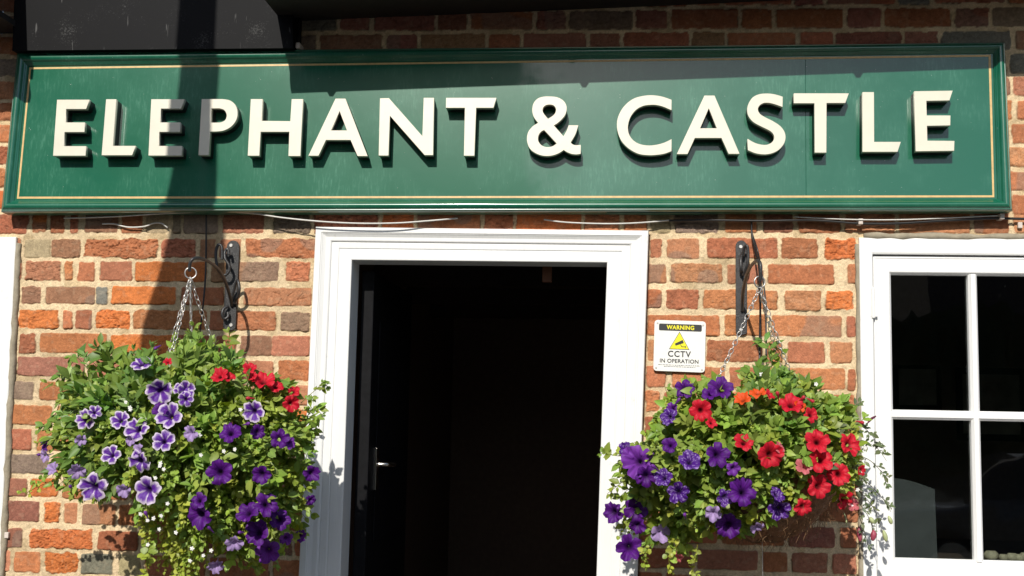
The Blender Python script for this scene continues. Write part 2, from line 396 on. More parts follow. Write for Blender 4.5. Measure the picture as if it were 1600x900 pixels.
# rows: (y0,y1 at left ref x=180) (y0,y1 at mid ref x=1180); explicit bricks (x0,x1,colour,rough)
LX = 180.; RX = 1180.
rows = [
 ((334,364),(333,364), [(50,73,'b',2),(78,101,'r',1),(110,122,'r',1),(133,184,'n',0),(190,222,'r',0),(228,262,'t',0),(270,282,'g',0),(287,340,'g',0),(348,412,'p',1),(428,484,'g',2),
    (1018,1046,'t',1),(1055,1122,'g',2),(1133,1182,'o',0),(1193,1238,'u',1),(1248,1312,'r',1),(1322,1398,'a',1)]),
 ((373,402),(372,403), [(38,78,'t',0),(80,125,'n',1),(132,245,'o',3),(252,305,'r',2),(312,336,'n',0),(343,376,'p',0),(384,494,'o',2),
    (1016,1033,'p',1),(1042,1092,'a',0),(1104,1214,'r',1),(1221,1278,'r',1),(1289,1337,'b',3)]),
 ((409,439),(413,443), [(40,95,'p',2),(101,113,'o',1),(122,147,'o',0),(156,206,'p',0),(211,322,'b',0),(330,362,'n',0),(369,435,'n',1),(447,484,'o',2),
    (1048,1128,'a',1),(1137,1150,'p',0),(1156,1192,'p',0),(1200,1303,'o',0),(1324,1338,'r',0)]),
 ((448,475),(453,483), [(33,64,'n',1),(71,148,'n',0),(150,168,'k',0),(174,275,'b',0),(283,350,'r',0),(358,374,'r',0),(381,486,'p',0),
    (1041,1092,'r',1),(1100,1215,'o',1),(1227,1282,'p',1),(1291,1334,'b',2)]),
 ((485,514),(493,525), [(29,91,'b',2),(98,113,'o',0),(118,143,'r',0),(151,202,'b',3),(208,322,'o',1),(328,360,'r',0),(368,431,'r',1),(438,484,'n',1),
    (1012,1124,'o',0),(1133,1198,'o',1),(1206,1315,'o',0),(1323,1337,'r',0)]),
 ((522,553),(533,566), [(30,55,'r',1),(62,166,'o',0),(174,270,'b',1),(277,330,'r',0),(338,368,'r',0),(376,424,'n',0),(424.6,484,'p',0),
    (1012,1026,'a',0),(1035,1098,'o',0),(1105,1190,'r',1),(1198,1222,'r',0),(1231,1288,'r',0),(1297,1331,'p',0)]),
 ((560,590),(574,607), [(27,130,'u',0),(138,190,'p',0),(198,300,'o',0),(308,360,'r',0),(366,427,'p',0),(435,483,'o',1),
    (1010,1040,'o',0),(1050,1132,'o',0),(1140,1220,'r',0),(1227,1320,'o',0),(1325,1337,'r',0)]),
 ((598,627),(614,646), [(19,52,'g',0),(61,160,'o',0),(168,220,'r',0),(228,330,'p',0),(338,385,'r',0),(393,482,'a',0),
    (1009,1030,'o',2),(1038,1092,'r',0),(1100,1200,'o',0),(1208,1262,'r',0),(1270,1336,'o',1)]),
 ((636,666),(654,686), [(18,81,'o',0),(88,140,'a',0),(150,250,'r',0),(1008,1060,'r',0),(1068,1170,'u',0),(1178,1230,'r',0),(1238,1340,'r',0)]),
 ((674,706),(695,728), [(13,49,'r',0),(57,160,'o',0),(168,220,'r',0),(1008,1100,'o',0),(1108,1160,'r',0),(1168,1270,'o',0),(1278,1340,'r',0)]),
 ((713,743),(737,770), [(11,75,'g',0),(84,130,'r',0),(140,240,'o',0),(1006,1060,'o',0),(1068,1168,'r',0),(1176,1230,'u',0),(1238,1341,'r',0)]),
 ((751,780),(779,812), [(7,41,'u',0),(48,90,'b',1),(98,200,'o',0),(1004,1100,'o',0),(1108,1206,'r',0),(1216,1270,'r',0),(1280,1341,'r',0)]),
 ((788,820),(821,852), [(4,61,'u',0),(69,93,'b',2),(100,120,'a',0),(128,180,'a',0),(186,214,'o',1),(222,320,'r',0),(1002,1050,'o',0),(1058,1120,'r',0),(1128,1225,'r',0),(1233,1304,'u',0),(1313,1338,'r',0)]),
 ((830,860),(861,892), [(-2,34,'u',0),(47,143,'b',3),(153,215,'r',0),(224,300,'r',0),(308,400,'u',0),(1000,1080,'r',0),(1090,1184,'u',0),(1192,1230,'r',0),(1238,1293,'u',0),(1301,1338,'p',0)]),
 ((866,898),(901,934), [(22,62,'o',0),(70,119,'b',3),(126,176,'k',0),(185,218,'t',0),(226,320,'r',0),(328,420,'r',0)]),
]
door_in = [U(551, 407), U(948.5, 411), U(932, 900), U(533, 900)]
def ext_down(a, b, z):            # continue the line a-b down to height z
    t = (z - a[2]) / (b[2] - a[2]); return a + (b - a) * t
DO_ = [U(496, 356), U(1013.5, 362)]; DO_ += [ext_down(DO_[1], U(996, 900), .005), ext_down(DO_[0], U(469.5, 900), .005)]
DI_ = [door_in[0], door_in[1], ext_down(door_in[1], door_in[2], .005), ext_down(door_in[0], door_in[3], .005)]
WR = dict(xl=U(1339, 372)[0], zt=U(1345, 372)[2])
wl_t, wl_b = U(28, 371), U(6, 830)
bricks = []                       # x0,x1,z0,z1,colour,rough
def rowz(r, x):
    (a0, a1), (b0, b1) = r[0], r[1]
    zl0, zl1 = U(LX, a1)[2], U(LX, a0)[2]; zr0, zr1 = U(RX, b1)[2], U(RX, b0)[2]
    xl, xr = U(LX, 450)[0], U(RX, 450)[0]; t = (x - xl) / (xr - xl)
    return zl0 + (zr0 - zl0) * t, zl1 + (zr1 - zl1) * t
XMIN, XMAX, ZMIN, ZMAX = -4.6, 4.2, 0.0, 4.2
def randcol():
    return random.choice(pal)
pal = 'oooorrrrppaaboon'
def fill(x0, x1, rz, par):
    """bond fill between x0 and x1"""
    x = x0; k = par
    while x < x1 - .03:
        L = (.212 if k % 2 == 0 else .102) + random.uniform(-.008, .008)
        if x + L > x1 - .04: L = x1 - x
        z0, z1 = rz(x + L / 2); bricks.append((x, x + L, z0 + random.uniform(-.002, .002), z1 + random.uniform(-.002, .002), randcol(), random.choice((0, 0, 1, 1, 2)), 0))
        x += L + .013 + random.uniform(-.003, .004); k += 1
row_all = []
for i, r in enumerate(rows):
    ex = sorted([(U(a, (r[0][0]+r[0][1])/2 if a < 700 else (r[1][0]+r[1][1])/2)[0], U(b, (r[0][0]+r[0][1])/2 if a < 700 else (r[1][0]+r[1][1])/2)[0], c, q) for a, b, c, q in r[2]])
    rz = lambda x, r=r: rowz(r, x)
    prev = XMIN + random.uniform(0, .1)
    for a, b, c, q in ex:
        if a - prev > .06: fill(prev, a - .015, rz, i)
        z0, z1 = rz((a + b) / 2); j = random.uniform(-.0015, .0015)
        bricks.append((a, b, z0 + j, z1 + j + random.uniform(-.001, .001), c, q, 1)); prev = b + .015
    fill(prev, XMAX, rz, i)
zt_ref = U(LX, 334)[2]; pitch = .0765
z = zt_ref + .016; nrow = 0
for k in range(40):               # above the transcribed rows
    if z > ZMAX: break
    pal = 'oooorrrrppaaboon' if k < 6 else 'uuunrrgk'  # rows above the board use darker kinds, eaves shade put into the colour
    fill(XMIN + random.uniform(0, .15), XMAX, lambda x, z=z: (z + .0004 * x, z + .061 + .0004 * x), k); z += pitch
pal = 'oooorrrrppaaboon'
z = min(rowz(rows[-1], -2)[0], rowz(rows[-1], 1)[0]) - .016
for k in range(40):
    if z < ZMIN: break
    fill(XMIN + random.uniform(0, .15), XMAX, lambda x, z=z: (z - .061 + .0003 * x, z + .0003 * x), k + 1); z -= pitch

def in_holes(X, Z):
    h = np.zeros(X.shape, bool)
    def leftof(a, b, Xq, Zq): return a[0] + (b[0] - a[0]) * (Zq - a[2]) / (b[2] - a[2])
    m = .012
    h |= (X > leftof(DO_[0], DO_[3], X, Z) + m) & (X < leftof(DO_[1], DO_[2], X, Z) - m) & (Z < DO_[0][2] - m)
    h |= (X > WR['xl'] + .02) & (X < WR['xl'] + 1.25) & (Z < WR['zt'] - .02) & (Z > WR['zt'] - 1.22)
    h |= (X < wl_t[0] - .03 + (Z - wl_t[2]) * (wl_b[0] - wl_t[0]) / (wl_b[2] - wl_t[2])) & (X > wl_t[0] - 1.25) & (Z < wl_t[2] - .02) & (Z > wl_t[2] - 1.22)
    return h
W_v, W_f, W_c = [], [], []; voff = 0
# chisel strokes of the initials cut into one brick, photo pixels
carve = [((391,455),(388,463)),((391,455),(391,470)),((406,458),(399,474)),((417,457),(417,475)),((424,464),(425,465)),((431,457),(427,477)),
         ((427,457),(436,460)),((436,460),(439,468)),((439,468),(435,475)),((435,475),(427,477)),((458,457),(450,463)),((450,463),(448,471)),((448,471),(454,477)),((454,477),(459,471)),
         ((474,458),(465,468)),((465,468),(478,466)),((474,462),(472,476))]
carve_w = [(U(*a), U(*b)) for a, b in carve]
def wall_patch(x0, x1, z0, z1, st):
    global voff
    nx = max(2, int(round((x1 - x0) / st)) + 1); nz = max(2, int(round((z1 - z0) / st)) + 1)
    xs = np.linspace(x0, x1, nx); zs = np.linspace(z0, z1, nz); X, Z = np.meshgrid(xs, zs, indexing='ij')
    n_a = fbm(X, Z, .02, 1, 3) - .5; n_b = fbm(X, Z, .006, 4, 2) - .5; n_c = fbm(X, Z, .12, 8, 3) - .5
    H = -.0018 + n_a * .004 + n_b * .0022 + n_c * .004
    mort = np.array([.66, .51, .32])
    C = mort[None, None, :] * (1 + n_c[..., None] * .5 + n_b[..., None] * .35)
    C = C * (1 - .25 * sstep(.62, .75, vn(X, Z, .05, 21))[..., None] * np.array([.7, .8, 1.0]))
    for bi, (a, b, c, d, col, rough, expl) in enumerate(bricks):
        if b < x0 - .02 or a > x1 + .02 or d < z0 - .02 or c > z1 + .02: continue
        i0, i1 = np.searchsorted(xs, [a - .012, b + .012]); j0, j1 = np.searchsorted(zs, [c - .012, d + .012])
        if i1 <= i0 or j1 <= j0: continue
        x = X[i0:i1, j0:j1]; zz = Z[i0:i1, j0:j1]; sd = bi % 97 + 1
        ed = .0035 + .0015 * rough
        xq = x + (fbm(x, zz, .022, sd, 3) - .5) * 2 * ed; zq = zz + (fbm(x, zz, .022, sd + 31, 3) - .5) * 2 * ed
        r = .007
        dx = np.abs(xq - (a + b) / 2) - ((b - a) / 2 - r); dz = np.abs(zq - (c + d) / 2) - ((d - c) / 2 - r)
        sdf = np.hypot(np.maximum(dx, 0), np.maximum(dz, 0)) + np.minimum(np.maximum(dx, dz), 0) - r
        mk = 1 - sstep(-.0005, .0012, sdf)
        rr = random.Random(bi * 13 + 5)
        ridg = 1 - np.abs(fbm(x * .6 + zz * .5, zz * 1.3 - x * .2, .018, sd + 7, 3) - .5) * 2
        hb = rr.uniform(-.0005, .003) + (x - (a + b) / 2) * rr.uniform(-.012, .012) + (zz - (c + d) / 2) * rr.uniform(-.03, .03)
        hb = hb + (fbm(x, zz, .03, sd + 3, 3) - .5) * (.002 + .0035 * rough) + (vn(x, zz, .0055, sd) - .5) * (.0014 + .0007 * rough)
        crack = sstep(.93 - .012 * rough, .985, ridg) * (rough >= 1)
        hb = hb - crack * .0016 * rough
        hb = hb - sstep(-.005, 0, sdf) * .0009
        if col == 't': hb = hb * .3 - .002
        base = np.array(BRK[col])
        base = base * rr.uniform(.86, 1.12) * np.array([1, rr.uniform(.94, 1.08), rr.uniform(.88, 1.05)])
        cb = base[None, None, :] * (1 + (fbm(x, zz, .035, sd + 11, 3) - .5)[..., None] * .38 + (vn(x, zz, .006, sd + 2) - .5)[..., None] * .28)
        if rr.random() < (.12 if expl else .3) and col not in 'tk':     # kiss marks: a greyer, overburnt patch on the face
            pt = sstep(.55, .62, vn(x, zz, .07, sd + 19))[..., None] * .5
            cb = cb * (1 - pt) + np.array([.24, .175, .135]) * pt
        lime = sstep(.72, .8, vn(x, zz, .012, sd + 23))[..., None] * .14
        cb = cb * (1 - lime) + np.array([.55, .42, .28]) * lime * .8 + cb * lime * .2
        cb = cb * (1 - crack[..., None] * .25)
        H[i0:i1, j0:j1] = H[i0:i1, j0:j1] * (1 - mk) + hb * mk
        C[i0:i1, j0:j1] = C[i0:i1, j0:j1] * (1 - mk[..., None]) + cb * mk[..., None]
        # hairline gap where mortar shrank away under some bricks; shadow darkened into its colour
        ln = np.exp(-((sdf - .0008) / .0014) ** 2) * sstep(.45, .6, vn(x, zz, .03, sd + 40)) * (zq < (c + d) / 2 + .01)
        H[i0:i1, j0:j1] -= ln * .005; C[i0:i1, j0:j1] *= (1 - ln * .45)[..., None]
    fe = DO_[1][0] + (DO_[2][0] - DO_[1][0]) * (Z - DO_[1][2]) / (DO_[2][2] - DO_[1][2])
    rc = np.exp(-((X - fe - .001) / .0045) ** 2) * (Z < DO_[1][2] - .01); H = H - rc * .016; C = C * (1 - .55 * rc[..., None] * np.array([.6, .85, .9]))  # groove beside the door frame; its shade is also darkened into the colour
    for (p, q) in carve_w:
        i0, i1 = np.searchsorted(xs, [min(p[0], q[0]) - .006, max(p[0], q[0]) + .006]); j0, j1 = np.searchsorted(zs, [min(p[2], q[2]) - .006, max(p[2], q[2]) + .006])
        if i1 <= i0 or j1 <= j0: continue
        x = X[i0:i1, j0:j1]; zz = Z[i0:i1, j0:j1]; L2 = (q[0]-p[0])**2 + (q[2]-p[2])**2 + 1e-9
        t = np.clip(((x - p[0]) * (q[0]-p[0]) + (zz - p[2]) * (q[2]-p[2])) / L2, 0, 1)
        dd = np.hypot(x - p[0] - t * (q[0]-p[0]), zz - p[2] - t * (q[2]-p[2]))
        H[i0:i1, j0:j1] = np.minimum(H[i0:i1, j0:j1], H[i0:i1, j0:j1] - .0035 * np.exp(-(dd / .0016) ** 2))
    V = np.stack([X, -H, Z], -1).reshape(-1, 3)
    idx = np.arange(nx * nz).reshape(nx, nz)
    q = np.stack([idx[:-1, :-1], idx[1:, :-1], idx[1:, 1:], idx[:-1, 1:]], -1).reshape(-1, 4)
    xc = (X[:-1, :-1] + X[1:, 1:]) / 2; zc = (Z[:-1, :-1] + Z[1:, 1:]) / 2
    q = q[~in_holes(xc, zc).reshape(-1)]
    W_v.append(V); W_f.append(q + voff); W_c.append(C.reshape(-1, 3)); voff += len(V)
fx0, fx1 = U(-25, 450)[0], U(1625, 450)[0]; fz0, fz1 = U(800, 925)[2] - .02, U(800, -20)[2] + .03
xm1, xm2 = U(515, 450)[0], U(985, 450)[0]; xr1 = U(1352, 450)[0]; zdoor = U(800, 352)[2]
wall_patch(fx0, xm1, fz0, zdoor, .0022); wall_patch(xm2, xr1, fz0, zdoor, .0022)
wall_patch(xr1, fx1, U(1500, 385)[2], zdoor, .0028)
wall_patch(fx0, U(45, 200)[0], zdoor, fz1, .003); wall_patch(U(1560, 200)[0], fx1, zdoor, fz1, .003)
wall_patch(U(45, 200)[0], U(1560, 200)[0], zdoor, U(800, 320)[2], .003)
wall_patch(U(45, 200)[0], U(1560, 200)[0], U(800, 320)[2], U(800, 100)[2], .02)
wall_patch(U(45, 200)[0], U(1560, 200)[0], U(800, 100)[2], fz1, .004)
wall_patch(xm1, xm2, U(800, 372)[2], zdoor, .003)
wall_patch(XMIN, fx0, ZMIN, ZMAX, .012); wall_patch(fx1, XMAX, ZMIN, ZMAX, .012)
wall_patch(fx0, fx1, ZMIN, fz0, .012); wall_patch(fx0, fx1, fz1, ZMAX, .014)
wall_patch(xr1, fx1, fz0, U(1500, 385)[2], .03)
V = np.concatenate(W_v); Fq = np.concatenate(W_f); Cc = np.clip(np.concatenate(W_c), 0, 1)
def np_mesh(name, V, Fq, C=None, smooth=True):
    me = bpy.data.meshes.new(name); me.vertices.add(len(V)); me.vertices.foreach_set('co', V.astype(np.float32).ravel())
    k = Fq.shape[1]
    me.loops.add(len(Fq) * k); me.loops.foreach_set('vertex_index', Fq.astype(np.int32).ravel())
    me.polygons.add(len(Fq)); me.polygons.foreach_set('loop_start', np.arange(0, len(Fq) * k, k, dtype=np.int32))
    me.polygons.foreach_set('loop_total', np.full(len(Fq), k, np.int32))
    if smooth: me.polygons.foreach_set('use_smooth', np.ones(len(Fq), bool))
    me.update(calc_edges=True)
    if C is not None:
        a = me.color_attributes.new('Col', 'FLOAT_COLOR', 'POINT')
        a.data.foreach_set('color', np.concatenate([C, np.ones((len(C), 1))], 1).astype(np.float32).ravel())
    return me
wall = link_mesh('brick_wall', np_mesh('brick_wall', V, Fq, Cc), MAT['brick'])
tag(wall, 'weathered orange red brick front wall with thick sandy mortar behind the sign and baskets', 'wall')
del V, Fq, Cc, W_v, W_f, W_c

# ------------------------------------------------------------------ rooms behind the openings
def room(name, x0, x1, y0, y1, z0, z1, mw, mf):
    b = MB(); t = .1
    b.box(x0 - t, x0, y0, y1, z0, z1); b.box(x1, x1 + t, y0, y1, z0, z1); b.box(x0 - t, x1 + t, y1 + .001, y1 + t, z0, z1)
    b.box(x0 - t, x1 + t, y0, y1 + t, z1 + .001, z1 + t)
    tag(b.build(name, mw), kind='structure')
    f = MB(); f.box(x0 - t, x1 + t, y0, y1 + t, z0 - .12, z0 - .001); tag(f.build(name + '_floor', mf), kind='structure')
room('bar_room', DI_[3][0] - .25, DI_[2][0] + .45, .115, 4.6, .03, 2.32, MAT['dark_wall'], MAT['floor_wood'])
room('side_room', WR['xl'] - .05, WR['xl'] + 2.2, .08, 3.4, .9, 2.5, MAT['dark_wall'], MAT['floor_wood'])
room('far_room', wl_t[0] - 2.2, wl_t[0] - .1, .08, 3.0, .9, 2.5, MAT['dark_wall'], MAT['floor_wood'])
for k in range(4):
    bm = MB(); y = .7 + k * .9; bm.box(DI_[3][0] - .24, DI_[2][0] + .44, y, y + .12, 2.18, 2.318)
    tag(bm.build('ceiling_beam', MAT['timber']), ['dark timber beam across the bar ceiling nearest the door', 'second dark timber ceiling beam inside the bar', 'third dark timber ceiling beam inside the bar', 'rearmost dark timber ceiling beam inside the bar'][k], 'beam', 'ceiling beams inside the bar')
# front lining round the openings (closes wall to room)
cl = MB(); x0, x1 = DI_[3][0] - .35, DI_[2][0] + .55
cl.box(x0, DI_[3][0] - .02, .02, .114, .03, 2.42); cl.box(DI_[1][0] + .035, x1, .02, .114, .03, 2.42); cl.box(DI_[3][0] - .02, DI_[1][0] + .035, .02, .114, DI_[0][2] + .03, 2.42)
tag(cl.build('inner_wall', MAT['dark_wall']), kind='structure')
hb = MB(); p = U(855, 418, -.15); hb.box(p[0] - .016, p[0] + .016, .14, .16, p[2] - .05, p[2] + .045)
hbo = hb.build('hanging_block', MAT['block'], bevel=.002)
tag(hbo, 'small brown wooden block hanging just inside the top of the doorway', 'block')

# ------------------------------------------------------------------ door frame
df = empty('door_frame', ((DI_[2][0] + DI_[3][0]) / 2, 0, 0), 'white moulded door frame around the dark open doorway', 'door frame')
prof = [(0, -.01), (0, .022), (.02, .030), (.17, .031), (.185, .0275), (.20, .0285), (.215, .026), (.30, .021), (.40, .0205), (.43, .019), (.455, .0135), (.47, .015), (.64, .014), (.66, .0105), (.675, .0125), (.98, .012), (1.0, .010), (1.0, -.105)]
NY = (0, -1, 0)
for nm, sd in (('jamb', 3), ('jamb', 1), ('head', 0)):
    b = MB(); b.ring(DO_, DI_, prof, NY, (sd,)); o = b.build(nm, MAT['white'], df)
    m = o.modifiers.new('bevel', 'BEVEL'); m.width = .0012; m.segments = 1; m.limit_method = 'ANGLE'
# open door leaf
dl = empty('open_door', (U(553, 800, -.11)[0], .11, 0.03), 'black painted door leaf swung open inside the left side of the doorway', 'door')
xa = U(556, 880, -.11)[0]; b = MB(); b.box(xa - .012, xa + .030, .116, .90, .04, DI_[0][2] - .02); b.build('leaf', MAT['black'], dl, bevel=.003)
lp = U(592, 730, -.22)
for z0, z1 in ((.25, .9), (1.15, 1.9)):
    b = MB(); b.box(xa + .0305, xa + .036, .22, .80, z0, z1); b.build('door_panel', MAT['black'], dl, bevel=.004)
b = MB(); xh = xa + .0305; zc = lp[2]
b.box(xh, xh + .012, .19, .235, zc - .075, zc + .065); h = b.build('lock_plate', MAT['chrome'], dl, bevel=.001)
b = MB(); b.tube(cr([(xh, .217, zc + .01), (xh + .03, .217, zc + .01), (xh + .045, .225, zc + .01), (xh + .05, .25, zc + .008), (xh + .05, .32, zc + .004)], 5), .008, 8); b.build('handle', MAT['chrome'], dl, smooth=True)

# ------------------------------------------------------------------ windows
def window(name, x0, x1, zt, zb, cols, rowsz, lab, pane_x, pane_z, lean=0.0):
    """outer rectangle, pane_x = list of (l,r), pane_z = list of (top,bottom), casement style"""
    t = empty(name, ((x0 + x1) / 2, 0, zb), lab, 'window')
    sh = lambda x, z: x + (z - zt) * lean
    def Q(a, b, c, d, y): return [np.array((sh(a, c), y, c)), np.array((sh(b, c), y, c)), np.array((sh(b, d), y, d)), np.array((sh(a, d), y, d))]
    fl, fr_, ft, fb = pane_x[0][0] - .060, pane_x[-1][1] + .060, pane_z[0][0] + .062, pane_z[-1][1] - .075
    b = MB(); b.ring(Q(x0, x1, zt, zb, 0), Q(fl, fr_, ft, fb, 0), [(0, -.06), (0, .010), (.04, .012), (.93, .012), (1, .010), (1, -.05)], NY); b.build('frame', MAT['white'], t, bevel=.0012)
    g = .0035
    b = MB(); b.ring(Q(fl + g, fr_ - g, ft - g, fb + g, 0), Q(pane_x[0][0], pane_x[-1][1], pane_z[0][0], pane_z[-1][1], 0),
                     [(0, -.05), (0, .000), (.12, .001), (.13, -.001), (.86, -.001), (.90, -.003), (1, -.011), (1, -.032)], NY)
    b.build('sash', MAT['white'], t, bevel=.0008)
    bar = [(-1, -.032), (-1, -.011), (-.55, -.003), (-.5, -.0015), (.5, -.0015), (.55, -.003), (1, -.011), (1, -.032)]
    for i in range(len(pane_x) - 1):
        a, c = pane_x[i][1], pane_x[i+1][0]; b = MB(); n = len(bar)
        for z in (pane_z[0][0] + .004, pane_z[-1][1] - .004):
            for (s, h) in bar: b.v.append((sh((a + c) / 2 + s * (c - a) / 2, z), -h, z))
        b.f += [(k, k + 1, n + k + 1, n + k) for k in range(n - 1)]
        b.build('glazing_bar', MAT['white'], t)
    for j in range(len(pane_z) - 1):
        a, c = pane_z[j][1], pane_z[j+1][0]
        for (l, r) in pane_x:
            b = MB(); n = len(bar)
            for x in (l - .0075, r + .0075):
                for (s, h) in bar:
                    zz = (a + c) / 2 + s * (c - a) / 2; b.v.append((sh(x, zz), -h + .0006, zz))
            b.f += [(k, k + 1, n + k + 1, n + k) for k in range(n - 1)]
            b.build('glazing_bar', MAT['white'], t)
    for (l, r) in pane_x:
        for (tp, bt) in pane_z:
            b = MB(); b.box(l - .004, r + .004, .026, .029, bt - .004, tp + .004)
            for i in range(len(b.v)): v = b.v[i]; b.v[i] = (sh(v[0], v[2]), v[1], v[2])
            b.build('pane', MAT['glass'], t)
    b = MB(); b.box(x0 - .03, x1 + .03, -.07, .05, zb - .05, zb - .001); b.build('sill', MAT['white'], t, bevel=.004)
    return t
X_ = lambda px, py: U(px, py)[0]; Z_ = lambda px, py: U(px, py)[2]
pw = X_(1515, 540) - X_(1393.5, 540); gap = X_(1530.5, 540) - X_(1516.5, 540)
px0 = X_(1396.5, 650); xs_ = [(px0 + i * (pw + gap), px0 + i * (pw + gap) + pw) for i in range(3)]
pz = [(Z_(1450, 429), Z_(1450, 641)), (Z_(1450, 656), Z_(1450, 874))]
window('sash_window', WR['xl'] + .004, xs_[-1][1] + .115, WR['zt'], pz[1][1] - .13, 3, 2, 'white painted window with dark panes right of the fuchsia basket', xs_, pz)
ln = (wl_t[0] - wl_b[0]) / (wl_t[2] - wl_b[2])
rx = wl_t[0]; xs2 = [(rx - .13 - (i + 1) * pw - i * gap, rx - .13 - i * (pw + gap)) for i in range(3)][::-1]
pz2 = [(wl_t[2] - .12, wl_t[2] - .12 - (pz[0][0] - pz[0][1])), (wl_t[2] - .15 - (pz[0][0] - pz[0][1]), wl_t[2] - .15 - 2 * (pz[0][0] - pz[0][1]))]
window('sash_window', xs2[0][0] - .13, rx, wl_t[2], pz2[1][1] - .13, 3, 2, 'white window frame cut off at the left edge of the photo', xs2, pz2, ln * .9)
hw = [o for o in bpy.data.objects if o.name == 'sash_window'][0]
hp_ = U(1364.5, 473, .014)
b = MB(); b.tube([(hp_[0], -.013, hp_[2] + .048), (hp_[0], -.013, hp_[2] - .048)], .0062, 10); b.box(hp_[0] - .012, hp_[0] + .014, -.0135, -.0005, hp_[2] - .044, hp_[2] + .044); b.build('hinge', MAT['white'], hw, bevel=.001)
# inside the right window
b = MB(); a0 = U(1385, 875, -.12); a1 = U(1462, 748, -.12)
g = [(a0[0], a0[2] - .15), (a1[0] + .004, a0[2] - .15), (a1[0] - .004, U(1459, 764, -.12)[2])]
for k in range(8):
    q = k / 7; g.append((U(1459 - q * 70, 764 - 17 * math.sin(q * 1.6 + .0), -.12)[0], U(1459 - q * 70, 764 - 17 * math.sin(q * 1.6), -.12)[2]))
b.add([(x, .12, z) for x, z in g] + [(x, .135, z) for x, z in g], [tuple(range(len(g)))[::-1], tuple(range(len(g), 2 * len(g)))] + [(i, (i + 1) % len(g), (i + 1) % len(g) + len(g), i + len(g)) for i in range(len(g))])
tag(b.build('arched_board', MAT['grey_board']), 'grey arched board standing inside the lower left window pane', 'board')
ws = MB(); ws.box(WR['xl'] + .06, xs_[-1][1] + .1, .05, .30, pz[1][1] - .05, pz[1][1] - .012); wso = ws.build('inner_window_sill', MAT['timber']); tag(wso, kind='structure')
peb = []
for i, (pxx, w_) in enumerate(((1549, .024), (1568, .017), (1581, .020), (1592, .018), (1603, .022))):
    p = U(pxx, 876, -.10); b = MB(); n = 10
    for r in range(1, 5):
        for k in range(n):
            th = math.pi * r / 5; ph = 2 * math.pi * k / n; rr = w_ * (1 + .12 * math.sin(3 * ph + i))
            b.v.append((p[0] + rr * math.sin(th) * math.cos(ph), .10 + rr * .8 * math.sin(th) * math.sin(ph), pz[1][1] - .012 + w_ * .75 + w_ * .75 * math.cos(th)))
    for r in range(3):
        for k in range(n): b.f.append((r*n+k, r*n+(k+1) % n, (r+1)*n+(k+1) % n, (r+1)*n+k))
    b.f += [tuple(range(n))[::-1], tuple(range(3*n, 4*n))]
    tag(b.build('pebble', MAT['stone'], smooth=True), ['broad pale pebble on the inner sill, leftmost of the row', 'small pale pebble on the inner sill, second from the left', 'pale pebble in the middle of the row on the inner sill', 'pale pebble on the inner sill, fourth from the left', 'pale pebble on the inner sill, rightmost of the row'][i], 'pebble', 'pebbles on the inner window sill')
for i, (q0, q1, q2, q3, dy) in enumerate(((1396, 1470, 570, 640, 2.6), (1492, 1605, 574, 690, 2.6))):
    p = U(q0, q2, -dy); q = U(q1, q3, -dy); t = empty('picture_frame', (p[0], dy, q[2]), ['framed picture on the room wall seen in the upper left pane', 'larger framed picture on the room wall seen behind the vertical glazing bar'][i], 'picture', 'pictures hanging on the wall inside')
    o_ = [np.array((p[0], dy, p[2])), np.array((q[0], dy, p[2])), np.array((q[0], dy, q[2])), np.array((p[0], dy, q[2]))]
    c = sum(o_) / 4; i_ = [c + (v - c) * .82 for v in o_]
    b = MB(); b.ring(o_, i_, [(0, 0), (0, .02), (1, .015), (1, 0)], NY); b.build('frame', MAT['black'], t)
    b = MB(); b.add([v + np.array((0, -.004, 0)) for v in i_] + [v + np.array((0, .02, 0)) for v in i_], [(3, 2, 1, 0), (4, 5, 6, 7)]); b.build('print', simple('print_%d' % i, (.16, .15, .13), .8, vscale=6, var=.5), t)

# sealant / mortar fillet down the side of the window frames
b = MB()
b.tube([(WR['xl'] + .001 + random.uniform(-.0015, .0015), -.002, WR['zt'] - .02 - k * .03) for k in range(38)], [.008 + random.uniform(-.002, .002) for k in range(38)], 7)
tag(b.build('mortar_fillet', MAT['sealant'], smooth=True), 'strip of sandy mortar between the brickwork and the right hand window frame', 'mortar strip')
b = MB()
b.tube([(wl_t[0] + .004 - (.02 + k * .03) * ln * .9 + random.uniform(-.002, .002), -.002, wl_t[2] - .02 - k * .03) for k in range(38)], [.011 + random.uniform(-.003, .003) for k in range(38)], 7)
tag(b.build('mortar_fillet', MAT['sealant'], smooth=True), 'strip of sandy mortar between the brickwork and the left hand window frame', 'mortar strip')
b = MB()
b.tube([(WR['xl'] + .02 + k * .04, -.006, WR['zt'] + .006 + random.uniform(-.002, .002)) for k in range(30)], [.010 + random.uniform(-.003, .003) for k in range(30)], 7)
tag(b.build('mortar_fillet', MAT['sealant'], smooth=True), 'crumbling strip of mortar along the top of the right hand window frame', 'mortar strip')

# ------------------------------------------------------------------ name board
eB, eT = .078, .045
sb = U(5, 327.5, eB); sbr = U(1577, 325, eB); st_ = U(28, 84, eT)
Xs = (sbr - sb); Xs = Xs / np.linalg.norm(Xs); Zs = st_ - sb; Zs = Zs - Xs * np.dot(Zs, Xs); Zs = Zs / np.linalg.norm(Zs)
Ns = np.cross(Xs, Zs); Ns = Ns if Ns[1] < 0 else -Ns
def SP(px, py, h=0.0):            # point on the board's face, h in front of the moulding crest plane
    return Upl(px, py, sb + Ns * h, Ns)
RE = .022                          # the panel lies this far behind the moulding crest
sign = empty('name_board', (sb + sbr) / 2, 'long green pub name board with raised cream letters above the door', 'sign')
o4 = [SP(24, 80), SP(1572, 64), SP(1584, 327.5), SP(-1, 330)]
i4 = [SP(44, 104, -RE), SP(1551, 84, -RE), SP(1558, 311, -RE), SP(23, 313, -RE)]
